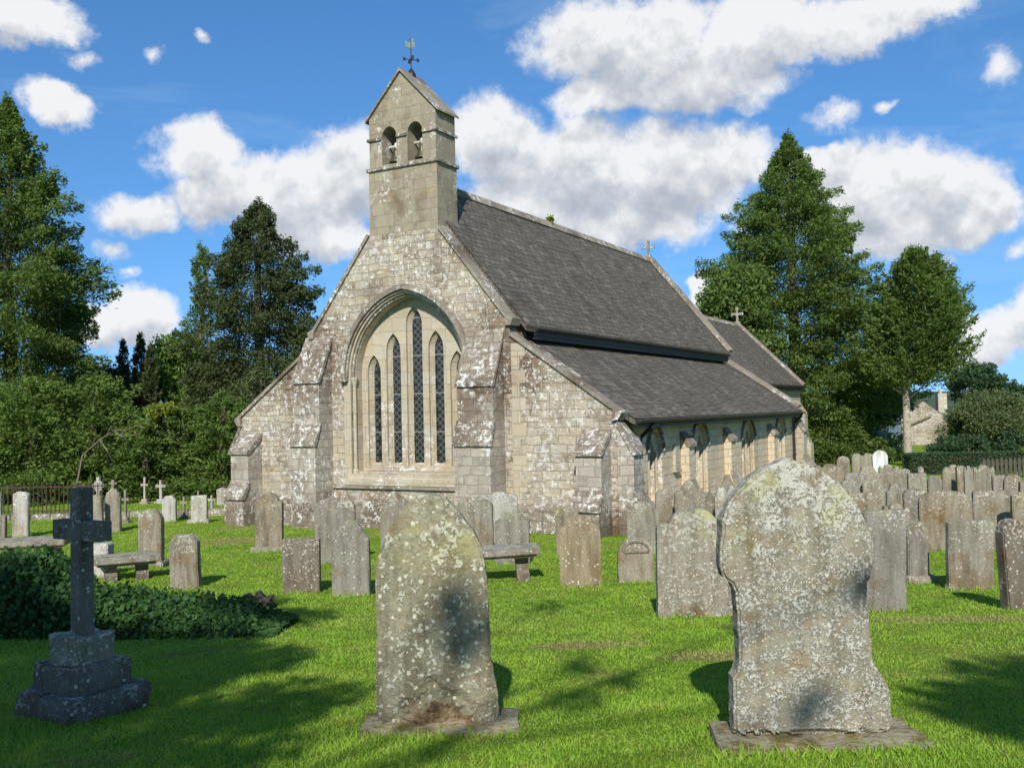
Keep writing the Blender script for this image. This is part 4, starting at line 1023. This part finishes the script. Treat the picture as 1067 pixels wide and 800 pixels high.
# right group
conifer(829, 143, 52, 5.35, 'giant green conifer behind the chancel on the right', l_con, PC, 185000, .2, .36, .42, .12, gap=.05, dens=34)
broad(768, 50, ztop(768, 264, 50), 1.0, 2.5, 'rounded green conifer bulging left of the giant one', l_con, 30000, .2, 44, 'conifer_tree', fill=.6)
broad(905, 56, ztop(905, 355, 56), .6, 2.3, 'dark tree in the gap between the giant conifer and the bare-trunked tree', l_far, 18000, .2, 30)
o = conifer(944, 262, 47, 2.5, 'round-crowned conifer on a tall bare pale trunk', l_con, [(0, .5), (.33, .62), (.4, .9), (.5, 1.05), (.65, 1.02), (.8, .78), (.92, .5), (1, .16)], 60000, .19, .3, .3, .3, gap=.12, name='bare_trunk_tree', bark=m_bark, low=.36, spread=.34, dens=60, shift=.75, tr=.23)
bm = bmesh.new(); rb_ = random.Random(4)
for i in range(9):
    a = i * 2.4; z0 = 3.2 + i * .25; r_ = rb_.uniform(.8, 1.5)
    tube(bm, [(0, 0, z0), (math.cos(a) * r_ * .5, math.sin(a) * r_ * .5, z0 + .35), (math.cos(a) * r_, math.sin(a) * r_, z0 + rb_.uniform(.7, 1.4))], [.1, .07, .03], 6)
build('bare_limb', bm, m_bark, o, smooth=True)
broad(1026, 120, ztop(1026, 371, 120), 3, 2.6, 'dark round tree on the skyline at the right', l_far, 5000, .35, 16)
broad(1005, 125, ztop(1005, 380, 125), 3, 2.4, 'dark tree behind the bare-trunked tree on the skyline', l_far, 4000, .35, 16)
broad(1028, 62, ztop(1028, 404, 62), -.6, 3.0, 'spreading olive fruit tree in the garden at the right', l_oliv, 26000, .17, 60, 'fruit_tree', fill=.45)
broad(1078, 66, ztop(1078, 408, 66), -.5, 2.6, 'olive garden tree cut by the right edge', l_oliv, 10000, .17, 30, 'fruit_tree', fill=.5)
for px, lab in ((982, 'dark low shrub at the foot of the stone cottage'), (1012, 'dark low shrub under the left side of the olive fruit tree'), (1050, 'dark low shrub under the right side of the olive fruit tree')):
    broad(px, 57, 1.25, .0, 1.25, lab, l_far, 3500, .16, 16, 'garden_shrub', trunk_r=.05, limbs=False, cat='shrub', group='low shrubs in the garden')
for i, (px, row, y) in enumerate([(1048, 398, 220), (1062, 402, 230), (1080, 399, 240), (1036, 402, 210), (700, 418, 230), (730, 414, 240)]):
    broad(px, y, ztop(px, row, y), 1, 4.5, 'small dark tree in the line on the far hill', l_far, 1400, .9, 12, 'distant_tree', group='distant trees on the far hill', trunk_r=.3, limbs=False)
# ridge weed on the church
wp = CO + U * 7.8
n = 160; Pw = rng.normal(0, .055, (n, 3)) + np.array([0, 0, .1]); wd = leaves('roof_weed', Pw, unit(rng.normal(size=(n, 3)) + np.array([0, 0, 1])), np.full(n, .11), l_yel); wd.location = (wp.x, wp.y, 5.78)
tag(wd, 'tiny green tuft of weeds growing on the nave ridge', 'weed')

# trees behind the photographer: their shade falls on the front grass
def shade(x, y, rx, ry, top, bot, n, lab, nl, seed):
    global rng
    rng = np.random.default_rng(seed)
    o = empty('shade_tree', (x, y, G(y))); tag(o, lab, 'tree', 'trees behind the photographer')
    cz, rz = (top + bot) / 2, (top - bot) / 2; d = unit(rng.normal(size=(nl, 3)))
    C = d * rng.uniform(.2, .92, nl)[:, None] * np.array([rx, ry, rz]); idx = rng.integers(0, nl, n)
    dd = unit(rng.normal(size=(n, 3))) * rng.random((n, 1)) ** .4; P = C[idx] + dd * .62 * np.array([1, 1, .6]); P[:, 2] += cz
    leaves('crown', P, dd, np.full(n, .13), l_con, o, .6, .8)
    trunk('trunk', cz + rz * .5, .2, m_barkd, o)
SH = [(-4.6, -3.1, 3.0, 2.7, 9.7, 3.5, 60000, 'leafy tree left behind the viewpoint', 96, 1),
      (3.35, -6.9, 2.2, 2.9, 9.4, 4.2, 46000, 'leafy tree right behind the viewpoint', 60, 2),
      (-3.5, -16, 5, 4, 8.2, 2.8, 16000, 'wide tree farther behind the viewpoint on the left', 60, 7),  # this and the next: added out of view to cut sky light
      (7, -16, 5, 4, 8.2, 2.8, 16000, 'wide tree farther behind the viewpoint on the right', 60, 8)]
for s_ in SH: shade(*s_)
# unseen half bare tree, leaf clumps placed back along the sun to cast dapples
o = empty('shade_tree', (-3.4, -8.4, G(-8.4))); tag(o, 'unseen half bare tree with leafy boughs placed to dapple the front stones', 'tree', 'trees behind the photographer')
trunk('trunk', 9.5, .2, m_barkd, o); Cs = []
bm = bmesh.new()
for (tx, ty, tz, rr_) in ((-.30, 5.4, -1.2, .09), (-.36, 5.4, -1.02, .05), (.5, 7.6, -2.1, .08), (.75, 6.9, -1.95, .07), (1.8, 5.0, -.95, .05), (1.5, 5.0, -1.55, .05), (2.3, 9.5, -2.2, .15), (.35, 6.3, -1.9, .1), (.35, 11.2, -2.3, .15)):
    L_ = 16.; e = Vector((tx - math.sin(R(5)) * math.cos(R(35)) * L_, ty - math.cos(R(5)) * math.cos(R(35)) * L_, tz + math.sin(R(35)) * L_)) - o.location
    Cs.append((e, rr_)); b0 = Vector((0, 0, max(2.5, e.z - 1.8))); tube(bm, [b0, (b0 + e) / 2 + Vector((0, 0, .3)), e], [.05, .03, .012], 5)
build('bough', bm, m_barkd, o)
Pc = np.concatenate([np.array(e) + rng.normal(0, r_, (int(5000 * r_ * r_ + 28), 3)) for e, r_ in Cs])
leaves('crown', Pc, unit(rng.normal(size=Pc.shape)), np.full(len(Pc), .11), l_con, o, .6)

# ------------------------------------------------------------------ right background: cottage, shed, hedge, fence
def at(px, row, y): return ray(px, row) * y
a0 = at(946, 476, 78); hs = empty('stone_cottage', (a0.x, 78, -4.2), R(-8)); tag(hs, 'stone cottage gable with slate roof beyond the hedge', 'house')
s = 78 / F
bm = bmesh.new(); Wd = 3.1; plate(bm, [(0, -.5), (Wd, -.5), (Wd, 2.85), (1.3, 4.25), (-.4, 2.85), (-.4, -.5)], [], 0, 6, FRONT); build('cottage_wall', bm, m_rub, hs)
bm = bmesh.new(); extr(bm, [(1.3, 4.33), (Wd + .3, 2.78), (Wd + .3, 2.7), (1.3, 4.25)], 'y', .15, 6.1); extr(bm, [(1.3, 4.33), (-.7, 2.75), (-.7, 2.67), (1.3, 4.25)], 'y', .15, 6.1); build('cottage_roof', bm, m_slate, hs)
bm = bmesh.new(); extr(bm, [(-.45, 2.2), (1.9, 3.2), (1.9, 3.05), (-.45, 2.05)], 'y', -.25, .0); build('mossy_coping', bm, m_moss, hs)
bm = bmesh.new(); box(bm, 3.2, 3.9, 2.5, 3.3, 2.9, 4.9); box(bm, 3.4, 3.6, 2.8, 3.0, 4.9, 5.2); build('chimney', bm, m_ash, hs)
bm = bmesh.new(); box(bm, Wd + .35, 5.8, 1.2, 4, -.5, .3); build('lean_to_wall', bm, m_rub, hs)
bm = bmesh.new(); extr(bm, [(.9, .25), (2.6, .95), (2.6, .88), (.9, .18)], 'x', Wd + .36, 5.9); build('lean_to_roof', bm, m_pink, hs)
a0 = at(926, 480, 60); sh = empty('garden_shed', (a0.x, 60, -3.4), 0); tag(sh, 'dim blue-grey boarded shed in the shade under the trees', 'shed')
bm = bmesh.new()
for i in range(8): box(bm, -.9 + i * .22, -.9 + i * .22 + .2, 0, .03, 0, 2.1)
box(bm, -.9, .86, .04, 1.4, 0, 2.05); build('boarded_wall', bm, m_shed, sh)
bm = bmesh.new(); extr(bm, [(-1, 2.08), (1, 2.08), (1, 2.2), (-1, 2.3)], 'y', -.1, 1.5); build('shed_roof', bm, m_woodd, sh)
# clipped hedge
hg = empty('garden_hedge', (at(990, 480, 40).x, 40, G(40))); tag(hg, 'low clipped dark hedge behind the crowded gravestones', 'hedge')
bm = bmesh.new(); box(bm, -1.75, 4.6, -.3, .3, -.1, .75); build('hedge_core', bm, simple('hedge_twigs', (.04, .035, .02), 1, .4), hg)
n = 34000; P = np.stack([rng.uniform(-1.85, 4.7, n), rng.uniform(-.4, .4, n), rng.uniform(0, .9, n)], 1); leaves('hedge_foliage', P, unit(rng.normal(size=(n, 3))), np.full(n, .09), l_far, hg, .6)
# picket fence
x0, x1 = at(1024, 490, 37).x, at(1110, 490, 37).x
pf = empty('picket_fence', (x0, 37, G(37))); tag(pf, 'dark wooden picket fence with pale tips at the right edge', 'fence')
k = 0
for i in range(24):
    bm = bmesh.new(); xx = i * .17; h = .78 + .08 * mnoise.noise(Vector((i * .9, 0, 0))); extr(bm, [(xx, 0), (xx + .11, 0), (xx + .11, h - .07), (xx + .055, h), (xx, h - .07)], 'y', -.015, .015); build('picket', bm, m_wood, pf)
bm = bmesh.new(); box(bm, -.1, 4.2, .02, .07, .2, .28); box(bm, -.1, 4.2, .02, .07, .52, .6); build('rail', bm, m_woodd, pf)
# rusty railings at the left and low kerb wall
rl = empty('iron_railing', (at(-40, 530, 29).x, 29.2, G(29))); tag(rl, 'rusty iron railing under the dark yews at the left', 'railing')
for i in range(33):
    bm = bmesh.new(); tube(bm, [(i * .13, 0, -.1), (i * .13, 0, .95)], .018, 5); build('railing_bar', bm, m_rust, rl)
bm = bmesh.new(); box(bm, -.1, 4.3, -.02, .02, .84, .88); box(bm, -.1, 4.3, -.02, .02, .12, .16); build('rail', bm, m_rust, rl)
kw = bmesh.new()
for i in range(22): box(kw, i * .55, i * .55 + .53, -.15, .15, -.2, .16 + .05 * mnoise.noise(Vector((i, 3, 0))))
tag(build('kerb_wall', kw, m_cop, None, (at(-20, 530, 27).x, 27.6, G(27.6)), (0, 0, R(6)), bevel=.02), 'low line of kerb stones running along the left yard boundary', 'wall')
# slate-roofed house glimpsed among the left trees
a0 = at(196, 440, 60); h2 = empty('hidden_house', (a0.x, 60, -3.6)); tag(h2, 'grey roofed house barely seen between the left trees', 'house')
bm = bmesh.new(); box(bm, -2.5, 2.5, 0, 4, 0, 3.0); build('house_wall', bm, m_rub, h2)
bm = bmesh.new(); extr(bm, [(-.2, 2.9), (2, 4.4), (4.2, 2.9)], 'x', -2.7, 2.7); build('house_roof', bm, m_slate, h2)

# ------------------------------------------------------------------ world, sun
SUN_EL, SUN_AZ = 35.0, 5.0          # light travels towards azimuth 9 deg right of the view
w = bpy.data.worlds.new('World'); S.world = w; w.use_nodes = True; w.cycles.sampling_method = 'MANUAL'; w.cycles.sample_map_resolution = 256; t = NT(w, True)
sky = t.n('ShaderNodeTexSky', sky_type='NISHITA', sun_disc=False, sun_elevation=R(SUN_EL), sun_rotation=R(180 + SUN_AZ), air_density=1.0, dust_density=.05, ozone_density=3.5)
dv = t.n('ShaderNodeTexCoord').outputs['Generated']; sx = t.n('ShaderNodeSeparateXYZ', {0: dv}).outputs
az = t.math('ARCTAN2', sx[0], sx[1]); el = t.math('ARCSINE', sx[2])
t.t.links.new(t.n('ShaderNodeVectorMath', {0: dv, 1: (1, 1, .85), 2: (0, 0, .16)}, operation='MULTIPLY_ADD').outputs[0], sky.inputs[0])
def direl(px, py):
    r = ray(px, py); return math.atan2(r.x, 1), math.atan2(r.z, math.hypot(r.x, 1))
PUFFS = [(30, 18, 75, 30), (60, 108, 48, 26), (155, 55, 18, 12), (85, 60, 26, 16), (10, 45, 30, 18), (215, 46, 14, 8),
         (205, 158, 62, 36), (145, 222, 52, 30), (225, 210, 70, 36), (300, 210, 90, 62), (370, 180, 75, 62), (330, 240, 70, 45), (120, 258, 26, 16), (140, 281, 14, 12), (150, 330, 56, 36), (100, 340, 40, 30),
         (520, 150, 70, 55), (600, 185, 120, 70), (700, 180, 110, 68), (560, 210, 90, 50), (660, 230, 100, 36), (760, 165, 60, 44),
         (650, 45, 130, 50), (720, 85, 120, 42), (800, 35, 90, 40), (900, 18, 110, 34), (960, 5, 70, 22), (640, 100, 80, 30),
         (870, 122, 32, 22), (930, 110, 16, 10), (1048, 70, 30, 30), (900, 205, 100, 62), (980, 200, 95, 56), (940, 235, 110, 40), (1030, 215, 50, 36), (860, 170, 45, 22), (980, 268, 24, 14), (1062, 265, 16, 16), (1040, 345, 60, 36), (1010, 375, 50, 18), (775, 240, 16, 20), (735, 300, 16, 22), (1090, 330, 60, 40)]
wob = t.n('ShaderNodeTexNoise', {'Vector': dv, 'Scale': 11., 'Detail': 5., 'Roughness': .62}).outputs['Color']; ws = t.n('ShaderNodeSeparateXYZ', {0: wob}).outputs
pc2 = t.n('ShaderNodeCombineXYZ', {0: t.math('ADD', az, t.math('MULTIPLY', t.math('SUBTRACT', ws[0], .5), .08)), 1: t.math('ADD', el, t.math('MULTIPLY', t.math('SUBTRACT', ws[1], .5), .06)), 2: 0.}).outputs[0]
D1_, D2_ = 9., 9.
for (px, py, rx, ry) in PUFFS:
    a_, e_ = direl(px, py); cs = math.cos(a_); qx = 1 / (rx / F * cs * cs * .99 + .002); qy = 1 / (ry / F * cs * .97 + .002)
    sm = rx < 36 and py < 300
    if sm: qx /= 2.2; qy /= 1.9
    for k_ in (0, 1):
        m_ = t.n('ShaderNodeVectorMath', {0: pc2, 1: (qx, qy, 0), 2: (-a_ * qx, (-e_ + (.03 if k_ else 0)) * qy, 0)}, operation='MULTIPLY_ADD').outputs[0]
        L_ = t.n('ShaderNodeVectorMath', {0: m_}, operation='LENGTH').outputs['Value']
        if sm: L_ = t.math('ADD', L_, .6)
        if k_: D2_ = t.math('MINIMUM', L_, D2_)
        else: D1_ = t.math('MINIMUM', L_, D1_)
Fk = t.math('SUBTRACT', 1., D1_); Fup = t.math('SUBTRACT', 1., D2_)
n1 = t.noise(dv, 16., 8, .6); n2 = t.noise(dv, 38., 6, .6); nb = t.noise(dv, 5., 5, .55); n1b = t.noise(t.vadd(dv, (0, 0, .016)), 16., 4, .6); n3 = t.noise(dv, 95., 5, .65)
outer = t.math('MULTIPLY', t.math('MULTIPLY', t.step(t.math('ABSOLUTE', az), .62, .8), t.step(el, .5, .3)), t.math('SUBTRACT', nb, .47))      # clouds beyond the frame too
dens = t.math('ADD', t.math('ADD', Fk, t.math('MULTIPLY', t.math('SUBTRACT', n1, .5), .9)), t.math('MULTIPLY', t.math('SUBTRACT', n2, .5), .25))
dens = t.math('ADD', dens, t.math('ADD', t.math('MULTIPLY', t.math('SUBTRACT', n2, .5), .14), t.math('MULTIPLY', t.math('SUBTRACT', n3, .5), .2)))
dens = t.math('MAXIMUM', dens, t.math('MULTIPLY', outer, 2.2))
alpha = t.n('ShaderNodeMapRange', {0: dens, 1: .0, 2: .42, 3: 0., 4: .97}, clamp=True, interpolation_type='SMOOTHSTEP').outputs[0]
wisp = t.math('MULTIPLY', t.step(t.noise(t.vmul(dv, (1, 1, 4)), 3.2, 7, .62, .5), .5, .75), .28)
sh_ = t.math('ADD', t.math('MULTIPLY', Fup, -1.0), t.math('ADD', t.math('MULTIPLY', t.math('SUBTRACT', n1, .5), 1.1), 1.12))
sh_ = t.math('ADD', sh_, t.math('MULTIPLY', t.math('SUBTRACT', n1, n1b), 2.0))
sh_ = t.math('ADD', sh_, t.math('MULTIPLY', t.math('SUBTRACT', n2, .5), .5))
ccol = t.ramp(sh_, [(0., (.37, .405, .46)), (.3, (.45, .48, .525)), (.65, (.59, .61, .635)), (1., (.74, .745, .755))])
skyc = t.mix(1., sky.outputs[0], (.115, .131, .140), 'MULTIPLY')
skyc = t.n('ShaderNodeHueSaturation', {'Saturation': 1.13, 'Value': 1., 'Color': skyc}).outputs[0]
hz = t.mix(wisp, skyc, (.45, .6, .75))
final = t.mix(alpha, hz, ccol)
bg = t.n('ShaderNodeBackground', {0: final, 1: 1.0}); wo = t.n('ShaderNodeOutputWorld'); t.t.links.new(bg.outputs[0], wo.inputs[0])

sl = bpy.data.lights.new('sun', 'SUN'); sl.energy = 4.8; sl.angle = R(.53); sl.color = (1, .95, .86)
so = bpy.data.objects.new('sun', sl); COL.objects.link(so)
dirv = Vector((math.sin(R(SUN_AZ)) * math.cos(R(SUN_EL)), math.cos(R(SUN_AZ)) * math.cos(R(SUN_EL)), -math.sin(R(SUN_EL))))
so.rotation_euler = dirv.to_track_quat('-Z', 'Y').to_euler()
vs = S.view_settings; vs.view_transform = 'Standard'; vs.look = 'None'; vs.gamma = 1; vs.exposure = .3; vs.use_curve_mapping = False
S.cycles.max_bounces = 4; S.cycles.diffuse_bounces = 3; S.cycles.glossy_bounces = 1; S.cycles.transmission_bounces = 2; S.cycles.transparent_max_bounces = 4
